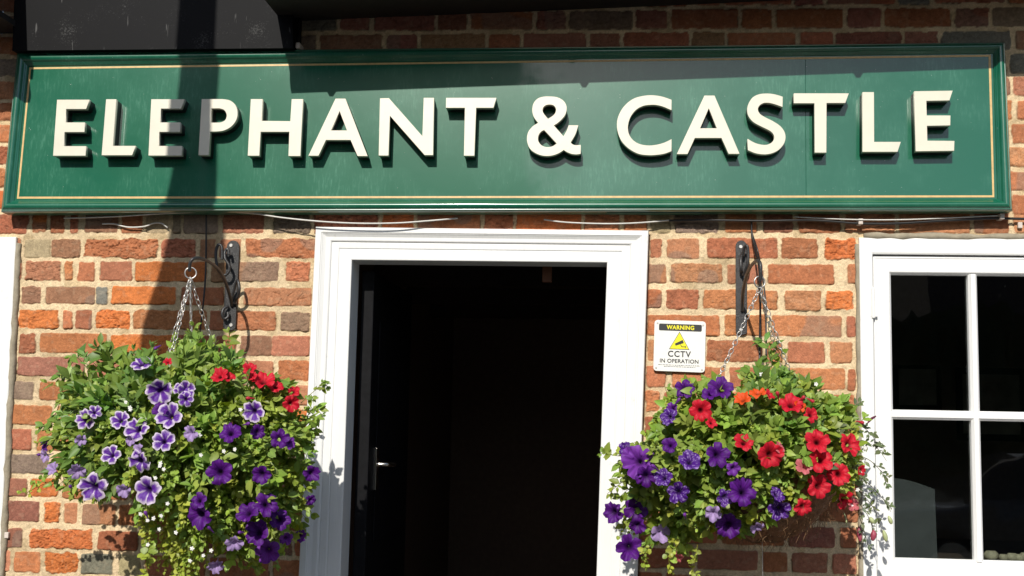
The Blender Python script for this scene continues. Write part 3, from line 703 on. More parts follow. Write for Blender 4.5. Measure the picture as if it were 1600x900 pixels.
i4 = [p + Ns * RE for p in i4]
mp_ = [(0, -.060), (0, -.012), (.06, -.009), (.10, -.0065), (.16, -.007), (.22, -.003), (.34, 0), (.48, .0005), (.60, -.002), (.70, -.007), (.76, -.012), (.80, -.0125), (.84, -.015), (.92, -.017), (1.0, -.0205), (1.0, -RE - .004)]
for nm, sd in (('moulding', 0), ('moulding', 1), ('moulding', 2), ('moulding', 3)):
    b = MB(); b.ring(o4, i4, mp_, Ns, (sd,)); o = b.build(nm, MAT['mould'], sign, smooth=True)
    o.data.set_sharp_from_angle(angle=R_(50))
ctr = sum(i4) / 4
pn = [ctr + (p - ctr) * 1.012 for p in i4]
joint = .812
def mixp(a, b, t): return a + (b - a) * t
for (t0, t1) in ((0, joint - .00005), (joint + .00005, 1)):
    fr_ = [mixp(pn[0], pn[1], t0), mixp(pn[0], pn[1], t1), mixp(pn[3], pn[2], t1), mixp(pn[3], pn[2], t0)]
    b = MB(); b.hexa([q - Ns * (RE + .012) for q in fr_] + [q - Ns * RE for q in fr_]); b.build('panel', MAT['panel'], sign, bevel=.0008)
b = MB(); b.ring([SP(46, 105.5, -RE), SP(1548, 85.6, -RE), SP(1553.5, 308.3, -RE), SP(26.5, 310.5, -RE)], [SP(48.4, 108.2, -RE), SP(1544.5, 88.6, -RE), SP(1550.5, 305.3, -RE), SP(29.5, 307.4, -RE)], [(0, -.001), (0, .0007), (1, .0007), (1, -.001)], Ns)
b.build('gold_line', MAT['gold'], sign)
b = MB(); bk = [mixp(o4[0], o4[2], 0.0) , o4[1], o4[2], o4[3]]; cc = sum(bk) / 4; bk = [cc + (p - cc) * .985 for p in bk]
b.hexa([np.array((q[0], -.008, q[2] - .004)) for q in bk] + [q - Ns * (RE + .0125) for q in bk]); b.build('backing', MAT['black'], sign)
for (a, c, y) in ((493, 640, 331.5), (948, 1098, 333), (1367, 1533, 328.5)):
    p, q = U(a, y + 1, .055), U(c, y + 1, .055); b = MB(); b.box(p[0], q[0], -.055, -.02, p[2] + .003, p[2] + .008); b.build('batten', MAT['batten'], sign, bevel=.001)
HF = .046; TH = .016
LET = [
 (70, 'E', [[(155,128,1),(555,128,1),(515,240,1),(265,240,1),(257,412,1),(498,412,1),(494,528,1),(245,528,1),(235,708,1),(513,708,1),(508,824,1),(105,824,1)]]),
 (70, 'L', [[(768,122,1),(890,122,1),(845,705,1),(1132,705,1),(1090,818,1),(712,818,1)]]),
 (220, 'E', [[(133,122,1),(545,122,1),(500,235,1),(250,235,1),(240,412,1),(492,412,1),(488,526,1),(230,526,1),(222,706,1),(512,706,1),(508,822,1),(97,822,1)]]),
 (220, 'P', [[(763,120,1),(1020,120,1),(1110,136),(1177,190),(1207,280),(1192,375),(1130,458),(1040,508),(950,522,1),(865,522,1),(848,816,1),(722,816,1)], [(882,232,1),(985,232,1),(1045,255),(1075,315),(1060,375),(1010,408),(950,414,1),(872,414,1)]]),
 (380, 'H', [[(97,120,1),(240,120,1),(228,392,1),(590,396,1),(608,120,1),(745,120,1),(713,828,1),(567,828,1),(578,525,1),(217,525,1),(200,824,1),(58,824,1)]]),
 (380, 'A', [[(1155,114,1),(1275,114,1),(1552,828,1),(1430,828,1),(1343,627,1),(1033,627,1),(940,824,1),(818,824,1)], [(1205,262,1),(1300,512,1),(1092,512,1)]]),
 (580, 'N', [[(112,110,1),(220,108,1),(642,588,1),(658,104,1),(782,104,1),(772,816,1),(668,816,1),(232,320,1),(214,822,1),(95,822,1)]]),
 (580, 'T', [[(938,104,1),(1562,104,1),(1527,225,1),(1310,225,1),(1288,824,1),(1160,824,1),(1173,225,1),(935,225,1)]]),
 (790, 'ampersand', [[(555,87),(640,96),(710,130),(750,180),(762,240),(745,310),(700,370),(650,415),(600,447,1),(722,585,1),(762,520),(790,447,1),(907,447,1),(870,560),(810,660,1),(838,686),(880,696),(937,692,1),(937,800,1),(890,808),(830,803),(770,780),(727,752,1),(660,795),(580,822),(500,828),(420,812),(340,770),(290,710),(268,620),(285,530),(340,460),(410,415,1),(365,360),(340,300),(335,240),(352,170),(400,115),(470,90)],
   [(548,185),(600,196),(630,235),(625,285),(595,325),(530,368,1),(490,320),(465,280),(462,240),(490,200)], [(483,503,1),(643,672,1),(590,708),(525,720),(460,705),(415,660),(403,610),(415,560),(445,522)]]),
 (950, 'C', [[(792,128,1),(792,255,1),(700,215),(620,193),(540,188),(440,202),(350,250),(280,340),(248,450),(258,550),(310,630),(390,680),(500,700),(610,690),(710,662),(792,622,1),(792,768,1),(700,800),(600,815),(500,818),(380,800),(260,735),(170,640),(122,520),(115,400),(150,290),(220,190),(320,115),(440,80),(560,72),(680,90)]]),
 (950, 'A', [[(1207,76,1),(1330,76,1),(1642,800,1),(1508,800,1),(1420,602,1),(1085,602,1),(993,803,1),(863,803,1)], [(1260,228,1),(1368,485,1),(1147,485,1)]]),
 (1140, 'S', [[(662,90,1),(660,215,1),(580,185),(500,165),(430,165),(375,195),(352,245),(375,300),(440,345),(540,395),(630,455),(680,520),(697,590),(680,670),(620,745),(540,790),(440,808),(330,795),(230,755,1),(228,618,1),(310,665),(400,690),(480,688),(540,650),(560,600),(545,550),(500,510),(400,460),(300,405),(240,335),(222,260),(237,180),(290,100),(370,60),(470,50),(570,62)]]),
 (1140, 'T', [[(806,48,1),(1487,48,1),(1445,165,1),(1210,165,1),(1208,785,1),(1065,785,1),(1062,168,1),(803,168,1)]]),
 (1320, 'L', [[(225,33,1),(362,33,1),(365,655,1),(697,655,1),(658,775,1),(222,775,1)]]),
 (1320, 'E', [[(872,22,1),(1345,15,1),(1307,133,1),(1017,138,1),(1022,325,1),(1318,325,1),(1317,445,1),(1025,450,1),(1030,640,1),(1368,643,1),(1365,762,1),(887,768,1)]]),
]
P0s = sb - Ns * RE
for ox, nm, polys in LET:
    out = []
    for po in polys:
        q = []
        for (x, y) in corner_smooth(po, 5):
            w3 = Upl(ox + x / 8, 140 + y / 8, P0s + Ns * HF, Ns) - P0s
            q.append((np.dot(w3, Xs), np.dot(w3, Zs)))
        out.append(q)
    lo = plate('letter', out, TH, MAT['cream'], (P0s, Xs, Zs, Ns), HF - TH, sign, .0006)
    back = []
    for q in out:
        back.append(q)
    bo = plate('letter_backing', back, HF - TH - .002, MAT['letter_back'], (P0s, Xs, Zs, Ns), .001, lo)
    # draw the spacer in slightly from the letter's edge
    cx = np.mean([p[0] for p in out[0]]); cz = np.mean([p[1] for p in out[0]])

# ------------------------------------------------------------------ black fascia box, eaves, gutter
fb = empty('black_fascia', U(240, 78, .05), 'scuffed black painted timber panel resting above the left end of the name board', 'panel')
b = MB(); e0 = .065
q = [U(15, -60, e0), U(449, -60, e0), U(449, 0, e0), U(457, 19, e0), U(457.5, 75, e0), U(19, 79, e0)]
q[0][2] += .9; q[1][2] += .9
b.add([np.array((p[0], -.004, p[2])) for p in q] + q, [(0, 1, 2, 3, 4, 5), (11, 10, 9, 8, 7, 6)] + [(i, (i + 1) % 6, (i + 1) % 6 + 6, i + 6) for i in range(6)])
b.build('panel', MAT['black_panel'], fb)
b = MB(); p, q_ = U(461, 20, .03), U(466, 60, .03); b.box(p[0], q_[0] + .004, -.035, -.004, q_[2] - .02, p[2] + .3); b.build('edge_strip', MAT['black_panel'], fb, bevel=.002)

eG = .37
def along_sun(P, e): 
    k = e - (-P[1]); return np.array((P[0] - SX * k, -e, P[2] + SY * k))
gL = along_sun(SP(456, 146, -RE), eG); gR = along_sun(SP(1550, 107, -RE), eG)
rad = .055
nrm = np.array((0, SY, 1.0)); nrm /= np.linalg.norm(nrm)
def eaves(name, xa, xb, lab, brk, gside):
    sl = (gR[2] - gL[2]) / (gR[0] - gL[0])
    A = np.array((xa, -eG, gL[2] + (xa - gL[0]) * sl)) + nrm * rad; B = np.array((xb, -eG, gL[2] + (xb - gL[0]) * sl)) + nrm * rad
    t = empty(name, (A + B) / 2, lab, 'eaves')
    g = MB(); n = 14
    for P in (A, B):
        for rr in (rad, rad - .004):
            for k in range(n + 1):
                th = math.pi * k / n; g.v.append((P[0], P[1] - rr * math.cos(th), P[2] - rr * math.sin(th)))
    m = n + 1
    for k in range(n): g.f += [(k, k + 1, 2*m + k + 1, 2*m + k), (m + k, 3*m + k, 3*m + k + 1, m + k + 1)]
    g.f += [(0, 2*m, 3*m, m), (n, m + n, 3*m + n, 2*m + n), tuple(range(m)), tuple(range(2*m, 3*m))[::-1]]
    g.build('gutter', MAT['black'], t)
    zs_ = lambda x: gL[2] + (x - gL[0]) * sl
    f = MB(); f.hexa([(xa, .0, zs_(xa) + .02), (xb, .0, zs_(xb) + .02), (xb, .0, zs_(xb) + .04), (xa, .0, zs_(xa) + .04), (xa, -eG + .06, zs_(xa) + .02), (xb, -eG + .06, zs_(xb) + .02), (xb, -eG + .06, zs_(xb) + .04), (xa, -eG + .06, zs_(xa) + .04)])
    f.build('soffit', MAT['soffit'], t)
    r = MB(); z0 = zs_(xa) + .16; z1 = zs_(xb) + .16
    r.hexa([(xa, 1.6, z0 + 1.6), (xb, 1.6, z1 + 1.6), (xb, 1.6, z1 + 1.68), (xa, 1.6, z0 + 1.68), (xa, -eG - .02, z0 - .06), (xb, -eG - .02, z1 - .06), (xb, -eG - .02, z1), (xa, -eG - .02, z0)])
    r.build('roof', simple('roof_tile', (.10, .05, .035), .9), t)
    for px in brk:
        p = along_sun(SP(px, 130, -RE), eG); z = zs_(p[0])
        b = MB(); b.add([(p[0] - .022, -eG, z + .012), (p[0] + .022, -eG, z + .012), (p[0] + .006, -eG, z - .016), (p[0] - .006, -eG, z - .016), (p[0] - .022, -eG + .02, z + .012), (p[0] + .022, -eG + .02, z + .012), (p[0] + .006, -eG + .02, z - .016), (p[0] - .006, -eG + .02, z - .016)],
               [(0, 1, 2, 3), (7, 6, 5, 4), (0, 4, 5, 1), (1, 5, 6, 2), (2, 6, 7, 3), (3, 7, 4, 0)])
        b.build('gutter_bracket', MAT['black'], t)
    return t
eaves('roof_eaves', gL[0], XMAX, 'black shadowed eaves above the brickwork right of the black panel', (519, 913, 1341), 0)
pl = along_sun(SP(47, 150, -RE), eG)
eaves('roof_eaves', XMIN, pl[0], 'black eaves just cut off above the top left corner', (), 1)

# added unseen board above the left basket, shaped to throw the tall shadow band
eH = 1.45
def sunpt(px, py, surf='wall'):
    P = U(px, py, 0.0) if surf == 'wall' else SP(px, py, -RE)
    return along_sun(P, eH)
lft = [along_sun(U(280, 0, .065), eH), sunpt(277, 150, 's'), sunpt(270, 262, 's'), sunpt(262, 300, 's'), sunpt(250, 420), sunpt(222, 510), sunpt(214, 600)]
rgt = [along_sun(U(337, 0, .065), eH), sunpt(338, 150, 's'), sunpt(338, 262, 's'), sunpt(337, 300, 's'), sunpt(352, 420), sunpt(350, 510), sunpt(352, 600)]
top_l = lft[0] + np.array((0, 0, .4)); top_r = rgt[0] + np.array((0, 0, .4))
Lq = [top_l] + lft; Rq = [top_r] + rgt
hs = empty('shadow_board', (top_l + top_r) / 2, 'unseen added tapering board on an arm, shaped to cast the tall shadow band', 'sign')
b = MB(); n = len(Lq)
for y in (0, .03):
    for p in Lq: b.v.append((p[0], p[1] - y, p[2]))
    for p in Rq: b.v.append((p[0], p[1] - y, p[2]))
for k in range(n - 1):
    b.f += [(k, k + 1, n + k + 1, n + k), (2*n + k, 3*n + k, 3*n + k + 1, 2*n + k + 1), (k, 2*n + k, 2*n + k + 1, k + 1), (n + k, n + k + 1, 3*n + k + 1, 3*n + k)]
b.f += [(0, n, 3*n, 2*n), (n - 1, 3*n - 1, 4*n - 1, 2*n - 1)]
b.build('board', MAT['timber'], hs)
b = MB(); tx = (top_l[0] + top_r[0]) / 2; tz = top_l[2] + .03
b.box(tx - .02, tx + .02, -eH - .05, .0, tz, tz + .04); b.box(tx - .01, tx + .01, -eH - .02, -eH + .01, tz - .04, tz); b.build('arm', MAT['iron'], hs)  # added arm, only carries the unseen board

# ------------------------------------------------------------------ cables and clips
def cable(pts, r, mat, lab):
    b = MB(); b.tube(cr([U(*p) for p in pts], 8), r, 7); return tag(b.build('cable', mat, smooth=True), lab, 'cable')
cable([(318, 330, .05), (360, 331, .05), (400, 334, .05), (440, 340, .055), (500, 346, .06), (560, 349, .06), (620, 348.5, .06), (670, 345, .05), (715, 341, .03)], .0026, MAT['cable_w'], 'white cable sagging under the name board left of the door head')
cable([(850, 343, .02), (880, 347, .035), (920, 349, .04), (960, 349.5, .04), (1000, 348, .035), (1050, 344, .02)], .0024, MAT['cable_w'], 'white cable sagging over the right end of the door head')
cable([(160, 350, .012), (178, 350, .012), (200, 355, .014), (225, 354, .014), (240, 349, .014), (252, 349, .014), (262, 356, .01)], .0026, MAT['cable_w'], 'short pale cable running along the brick joint under the left of the board')
cable([(100, 341, .02), (140, 340, .03), (190, 338, .04), (250, 334, .05), (322, 331, .05)], .0022, MAT['cable_w'], 'thin grey cable under the far left of the name board')
cable([(1045, 345, .02), (1110, 344, .03), (1190, 345, .03), (1260, 344, .03), (1300, 346, .03), (1341, 349, .03), (1400, 349, .03), (1470, 345, .03), (1540, 341.5, .03), (1575, 341.5, .02), (1640, 343, .02)], .0042, MAT['cable_b'], 'black cable pinned under the right of the name board')
cable([(1240, 339, .03), (1330, 343, .04), (1420, 343, .04), (1560, 337, .03)], .002, MAT['cable_w'], 'thin pale cable above the black one under the right of the board')
for i, (x, y, lab) in enumerate(((1341, 349, 'pale cable clip above the top left corner of the right window'), (1560, 341, 'pale cable clip below the bottom right corner of the board'), (1592, 353, 'pale cable clip on the brick at the far right edge'), (13, 836, 'small pale plug in the dark brick at the lower left edge'), (471, 78, 'small pale tag beside the black panel corner'))):
    p = U(x, y, .0); b = MB(); b.box(p[0] - .007, p[0] + .007, -.038 if i < 2 else -.014 if i < 4 else -.05, .002, p[2] - .009, p[2] + .010); tag(b.build('cable_clip', MAT['clip'], bevel=.002), lab, 'clip', 'pale clips fixed to the wall')
b = MB(); p0, p1 = U(600, 417, -.10), U(662, 416, -.10)

# ------------------------------------------------------------------ warning plate
def PW(px, py, e=.014): return U(px, py, e)
c4 = [PW(1024, 500), PW(1104, 503), PW(1101, 582), PW(1021, 579)]
Xp = c4[2] - c4[3]; W_ = np.linalg.norm(Xp); Xp /= W_; Zp = c4[0] - c4[3]; Zp -= Xp * np.dot(Zp, Xp); H_ = np.linalg.norm(Zp); Zp /= H_
Np = np.cross(Xp, Zp); Np = Np if Np[1] < 0 else -Np
frp = (c4[3], Xp, Zp, Np)
def rrect(x0, x1, y0, y1, r, n=5):
    o = []
    for cx, cy, a in ((x1 - r, y1 - r, 0), (x0 + r, y1 - r, 90), (x0 + r, y0 + r, 180), (x1 - r, y0 + r, 270)):
        for k in range(n + 1): q = R_(a + 90 * k / n); o.append((cx + r * math.cos(q), cy + r * math.sin(q)))
    return o
wp = empty('warning_sign', c4[3], 'white square CCTV warning plate screwed to the brick right of the door', 'sign')
plate('plate', [rrect(0, W_, 0, H_, .010)], .003, MAT['plate'], frp, -.003, wp, .0006)
u = lambda a: a * W_; v = lambda a: a * H_
plate('heading_bar', [rrect(u(.085), u(.925), v(.80), v(.935), .004)], .0006, MAT['ink'], frp, .0002, wp)
text_plate('heading', 'WARNING', u(.235), u(.775), v(.825), v(.91), .0011, MAT['yellow'], frp, 0, wp, .035, 1.1)
plate('triangle_border', [[(u(.293), v(.435)), (u(.692), v(.435)), (u(.492), v(.785))]], .0005, MAT['ink'], frp, .0002, wp)
plate('triangle', [[(u(.31), v(.445)), (u(.675), v(.445)), (u(.492), v(.765))]], .0005, MAT['yellow'], frp, .0008, wp)
def rot(pts, cx, cy, a): return [(cx + (x - cx) * math.cos(a) - (y - cy) * math.sin(a), cy + (x - cx) * math.sin(a) + (y - cy) * math.cos(a)) for x, y in pts]
cx_, cy_ = u(.49), v(.56)
plate('camera_symbol', [rot([(cx_ - u(.085), cy_ - v(.025)), (cx_ + u(.085), cy_ - v(.03)), (cx_ + u(.085), cy_ + v(.035)), (cx_ - u(.085), cy_ + v(.02))], cx_, cy_, R_(22))], .0004, MAT['ink'], frp, .0014, wp)
plate('camera_symbol', [[(u(.51), v(.53)), (u(.525), v(.53)), (u(.545), v(.495)), (u(.61), v(.495)), (u(.61), v(.51)), (u(.622), v(.51)), (u(.622), v(.465)), (u(.61), v(.465)), (u(.61), v(.482)), (u(.538), v(.482))]], .0004, MAT['ink'], frp, .0014, wp)
text_plate('lettering', 'CCTV', u(.275), u(.725), v(.285), v(.405), .0008, MAT['ink'], frp, 0, wp, .022, 1.15)
text_plate('lettering', 'IN OPERATION', u(.12), u(.875), v(.165), v(.245), .0008, MAT['ink'], frp, 0, wp, .02, 1.05)
b = MB()                          # the unreadable small print as broken hairlines
for (yy, xa_, xb_) in ((.118, .09, .91), (.088, .20, .82)):
    x = xa_
    while x < xb_:
        L = random.uniform(.012, .05); P = [c4[3] + Xp * u(a) + Zp * v(c) + Np * .0007 for a, c in ((x, yy), (min(x + L, xb_), yy), (min(x + L, xb_), yy + .009), (x, yy + .009))]
        b.quad(*P); x += L + .012
b.build('small_print', MAT['ink'], wp)
for (a, c) in ((.055, .945), (.95, .93), (.05, .06), (.945, .05)):
    o = [(u(a) + .0028 * math.cos(k * .6283), v(c) + .0028 * math.sin(k * .6283)) for k in range(10)]
    plate('screw', [o], .0015, MAT['screw'], frp, .0002, wp, .0004)

# ------------------------------------------------------------------ brackets
def bracket(name, bar, arm, extra, screws, lab):
    t = empty(name, U((bar[0] + bar[1]) / 2, bar[3], 0), lab, 'bracket', 'wrought iron basket brackets')
    b = MB(); p, q = U(bar[0], bar[2], .01), U(bar[1], bar[3], .01); c = [(p[0], p[2]), (q[0], p[2]), (q[0], q[2]), (p[0], q[2])]
    r = (q[0] - p[0]) / 2; pts = []
    for k in range(9): a = math.pi * k / 8; pts.append((p[0] + r + r * math.cos(a), p[2] - r + r * math.sin(a)))
    for k in range(9): a = math.pi + math.pi * k / 8; pts.append((p[0] + r + r * math.cos(a), q[2] + r * .6 + r * .6 * math.sin(a)))
    plate('back_plate', [pts], .006, MAT['iron'], (np.array((0., 0, 0)), np.array((1., 0, 0)), np.array((0, 0, 1.)), np.array((0, -1., 0))), .004, t, .001)
    b = MB(); b.tube(cr([U(*a) for a in arm], 8), .0052, 8); b.build('arm', MAT['iron'], t, smooth=True)
    for ex in extra:
        b = MB(); b.tube(cr([U(*a) for a in ex], 7), .0048, 8); b.build('scroll', MAT['iron'], t, smooth=True)
    for (x, y) in screws:
        P = U(x, y, .011); o = [(.005 * math.cos(k * .6283), .005 * math.sin(k * .6283)) for k in range(10)]
        plate('screw', [o], .004, MAT['screw'], (P, np.array((1., 0, 0)), np.array((0, 0, 1.)), np.array((0, -1., 0))), -.002, t, .001)
    return t
EH = .37
bracket('basket_bracket', (355, 367.5, 376, 516), [(362, 478, .014), (359, 462, .05), (352, 440, .12), (342, 422, .20), (328, 410, .28), (314, 404, .34), (303, 404, .37), (297, 411, .375), (296, 424, .37)],
        [[(358, 398, .04), (356, 389, .04), (351.5, 393, .04), (352, 404, .045), (358, 415, .045), (357, 425, .045), (350, 430, .045), (341, 422, .045), (337.5, 405, .045), (338, 390, .045), (342, 382, .045), (346.5, 386, .045), (347, 398, .045), (347, 406, .045)],
         [(361, 470, .02), (366, 452, .03), (371, 438, .05), (374, 450, .06), (372, 462, .05), (366, 474, .03)],
         [(357, 478, .02), (350, 482, .03), (347, 490, .035), (350, 498, .03), (356, 495, .025), (356, 488, .02)]],
        [(361, 383.5), (361, 508)], 'black wrought iron basket bracket with curled scrolls left of the door')
bracket('basket_bracket', (1150, 1167, 376, 523), [(1160, 486, .014), (1160, 470, .04), (1162, 450, .10), (1167, 430, .18), (1174, 415, .27), (1182, 408, .34), (1187.5, 411, .37), (1188.5, 424, .375), (1187.5, 440, .37)],
        [[(1161, 400, .03), (1163, 388, .04), (1167, 384, .05), (1169, 395, .05), (1168, 412, .05), (1164, 424, .04), (1161, 430, .03)], [(1160, 395, .02), (1157.5, 405, .035), (1158, 420, .04), (1160, 428, .02)]],
        [(1157.5, 385.5), (1158, 515)], 'black wrought iron basket bracket between the door and the right window')

# ------------------------------------------------------------------ plants
class Soup:                       # numpy collector for leaves
    def __init__(s): s.V = []; s.F = []; s.C = []; s.n = 0
    def add(s, V, F, C): s.V.append(V); s.F.append(F + s.n); s.C.append(C); s.n += len(V)
    def mesh(s, name): return np_mesh(name, np.concatenate(s.V), np.concatenate(s.F), np.clip(np.concatenate(s.C), 0, 1))
def unit(a): return a / (np.linalg.norm(a, axis=-1, keepdims=True) + 1e-9)
MAT['bud_red'] = simple('bud_red', (.40, .012, .03), .6, var=.25); MAT['bud_purple'] = simple('bud_purple', (.12, .02, .22), .6, var=.3)
LW = {'ovate': [0, .62, .95, 1.0, .82, .48, 0.03], 'lance': [0, .5, .85, 1.0, .8, .42, .02], 'round': [.15, .85, 1.05, 1.0, .95, .7, .15]}
def leaves(soup, pos, dirv, nor, L, Wd, col, kind):
    """many leaves at once: base position, direction, normal, length, width, colour"""
    n = len(pos); st = 7; u_ = np.linspace(0, 1, st); wv = np.array(LW[kind])
    d = unit(dirv); s = unit(np.cross(nor, d)); nn = unit(np.cross(d, s))
    curl = RNG.uniform(-.05, .35, n)[:, None]; fold = RNG.uniform(.1, .5, n)[:, None]
    P = np.zeros((n, st, 3, 3)); Cc = np.zeros((n, st, 3, 3))
    for i in range(st):
        c = pos + d * (L * u_[i])[:, None] - nn * (curl * (L[:, None] * u_[i] ** 2))
        wob = 1 + RNG.uniform(-.12, .12, (n, 1))
        hw = (Wd * wv[i] / 2)[:, None] * wob
        P[:, i, 1] = c; P[:, i, 0] = c - s * hw + nn * hw * fold; P[:, i, 2] = c + s * hw + nn * hw * fold
        Cc[:, i, 0] = col; Cc[:, i, 2] = col; Cc[:, i, 1] = col * 1.18
    idx = np.arange(n)[:, None, None] * (st * 3); F = []
    for i in range(st - 1):
        for j in range(2):
            a = i * 3 + j; F.append(np.stack([idx[:, 0, 0] + a, idx[:, 0, 0] + a + 1, idx[:, 0, 0] + a + 4, idx[:, 0, 0] + a + 3], -1))
    soup.add(P.reshape(-1, 3), np.concatenate(F), Cc.reshape(-1, 3))
def stem(soup, pts, r, col):
    pts = np.array(pts); n = len(pts); t = unit(np.gradient(pts, axis=0)); a = unit(np.cross(t, np.array([.2, .9, .3]))); b = np.cross(t, a)
    rr = np.linspace(r, r * .5, n)[:, None]
    V = np.stack([pts + a * rr, pts - a * rr * .5 + b * rr * .87, pts - a * rr * .5 - b * rr * .87], 1).reshape(-1, 3)
    F = []
    for i in range(n - 1):
        for k in range(3): F.append((i*3+k, i*3+(k+1) % 3, (i+1)*3+(k+1) % 3, (i+1)*3+k))
    soup.add(V, np.array(F), np.tile(np.array(col), (len(V), 1)))
SUNN = np.array([sunv.x, sunv.y, sunv.z])
def inpoly(x, y, poly):
    c = False; j = len(poly) - 1
    for i in range(len(poly)):
        xi, yi = poly[i]; xj, yj = poly[j]
        if (yi > y) != (yj > y) and x < (xj - xi) * (y - yi) / (yj - yi) + xi: c = not c
        j = i
    return c
GREEN = {'pet': np.array([.165, .235, .042]), 'bac': np.array([.215, .275, .045]), 'dah': np.array([.10, .170, .035]), 'fuc': np.array([.085, .115, .05])}
GREEN = {k_: v_ * 1.25 for k_, v_ in GREEN.items()}
def sprig(soup, base, tip, sp, scale=1.0, n=None, bare=.45):
    base = np.array(base); tip = np.array(tip); Lh = np.linalg.norm(tip - base)
    mid = (base + tip) / 2 + np.array([0, 0, .22 * Lh]) + RNG.normal(0, .06 * Lh, 3)
    m = 14; t = np.linspace(0, 1, m)[:, None]; C = base * (1-t)**2 + 2 * mid * t * (1-t) + tip * t * t
    stem(soup, C, .0016, GREEN[sp] * np.array([1.1, .95, .9]))
    T = unit(np.gradient(C, axis=0))
    cnt = n or {'pet': 11, 'bac': 16, 'dah': 8, 'fuc': 10}[sp]
    tt = bare + (1 - bare) * (np.arange(cnt) / cnt) ** .85; tt = np.concatenate([tt, np.full(3, .995)])
    k = len(tt); ii = np.clip(tt * (m - 1), 0, m - 1.001); i0 = ii.astype(int); fr = (ii - i0)[:, None]
    pos = C[i0] * (1 - fr) + C[i0 + 1] * fr; tg = T[i0]
    a = unit(np.cross(tg, SUNN)); b = unit(np.cross(tg, a))
    ph = np.arange(k) * math.pi + (np.arange(k) // 2) * (math.pi / 2) + RNG.uniform(-.5, .5, k)
    side = a * np.cos(ph)[:, None] + b * np.sin(ph)[:, None]
    d = unit(side * RNG.uniform(.7, 1.1, (k, 1)) + tg * RNG.uniform(.35, .9, (k, 1)) + np.array([0, -.15, .05]))
    d[-3:] = unit(tg[-3:] + RNG.normal(0, .5, (3, 3)))
    nor = unit(SUNN * 1.0 + np.array([0, -.3, .25]) + RNG.normal(0, .48, (k, 3)))
    Lb, Wb, kd = {'pet': (.038, .021, 'ovate'), 'bac': (.0185, .015, 'round'), 'dah': (.056, .024, 'lance'), 'fuc': (.030, .014, 'lance')}[sp]
    shr = np.concatenate([1 - .35 * (tt[:-3] - bare) / (1 - bare), np.full(3, .5)])
    L = Lb * scale * shr * RNG.uniform(.6, 1.4, k); Wd = L * Wb / Lb * RNG.uniform(.85, 1.15, k)
    col = GREEN[sp] * RNG.uniform(.75, 1.45, (k, 1)) * np.array([RNG.uniform(.85, 1.2), 1, RNG.uniform(.8, 1.2)])
    leaves(soup, pos, d, nor, L, Wd, col, kd)
    return C

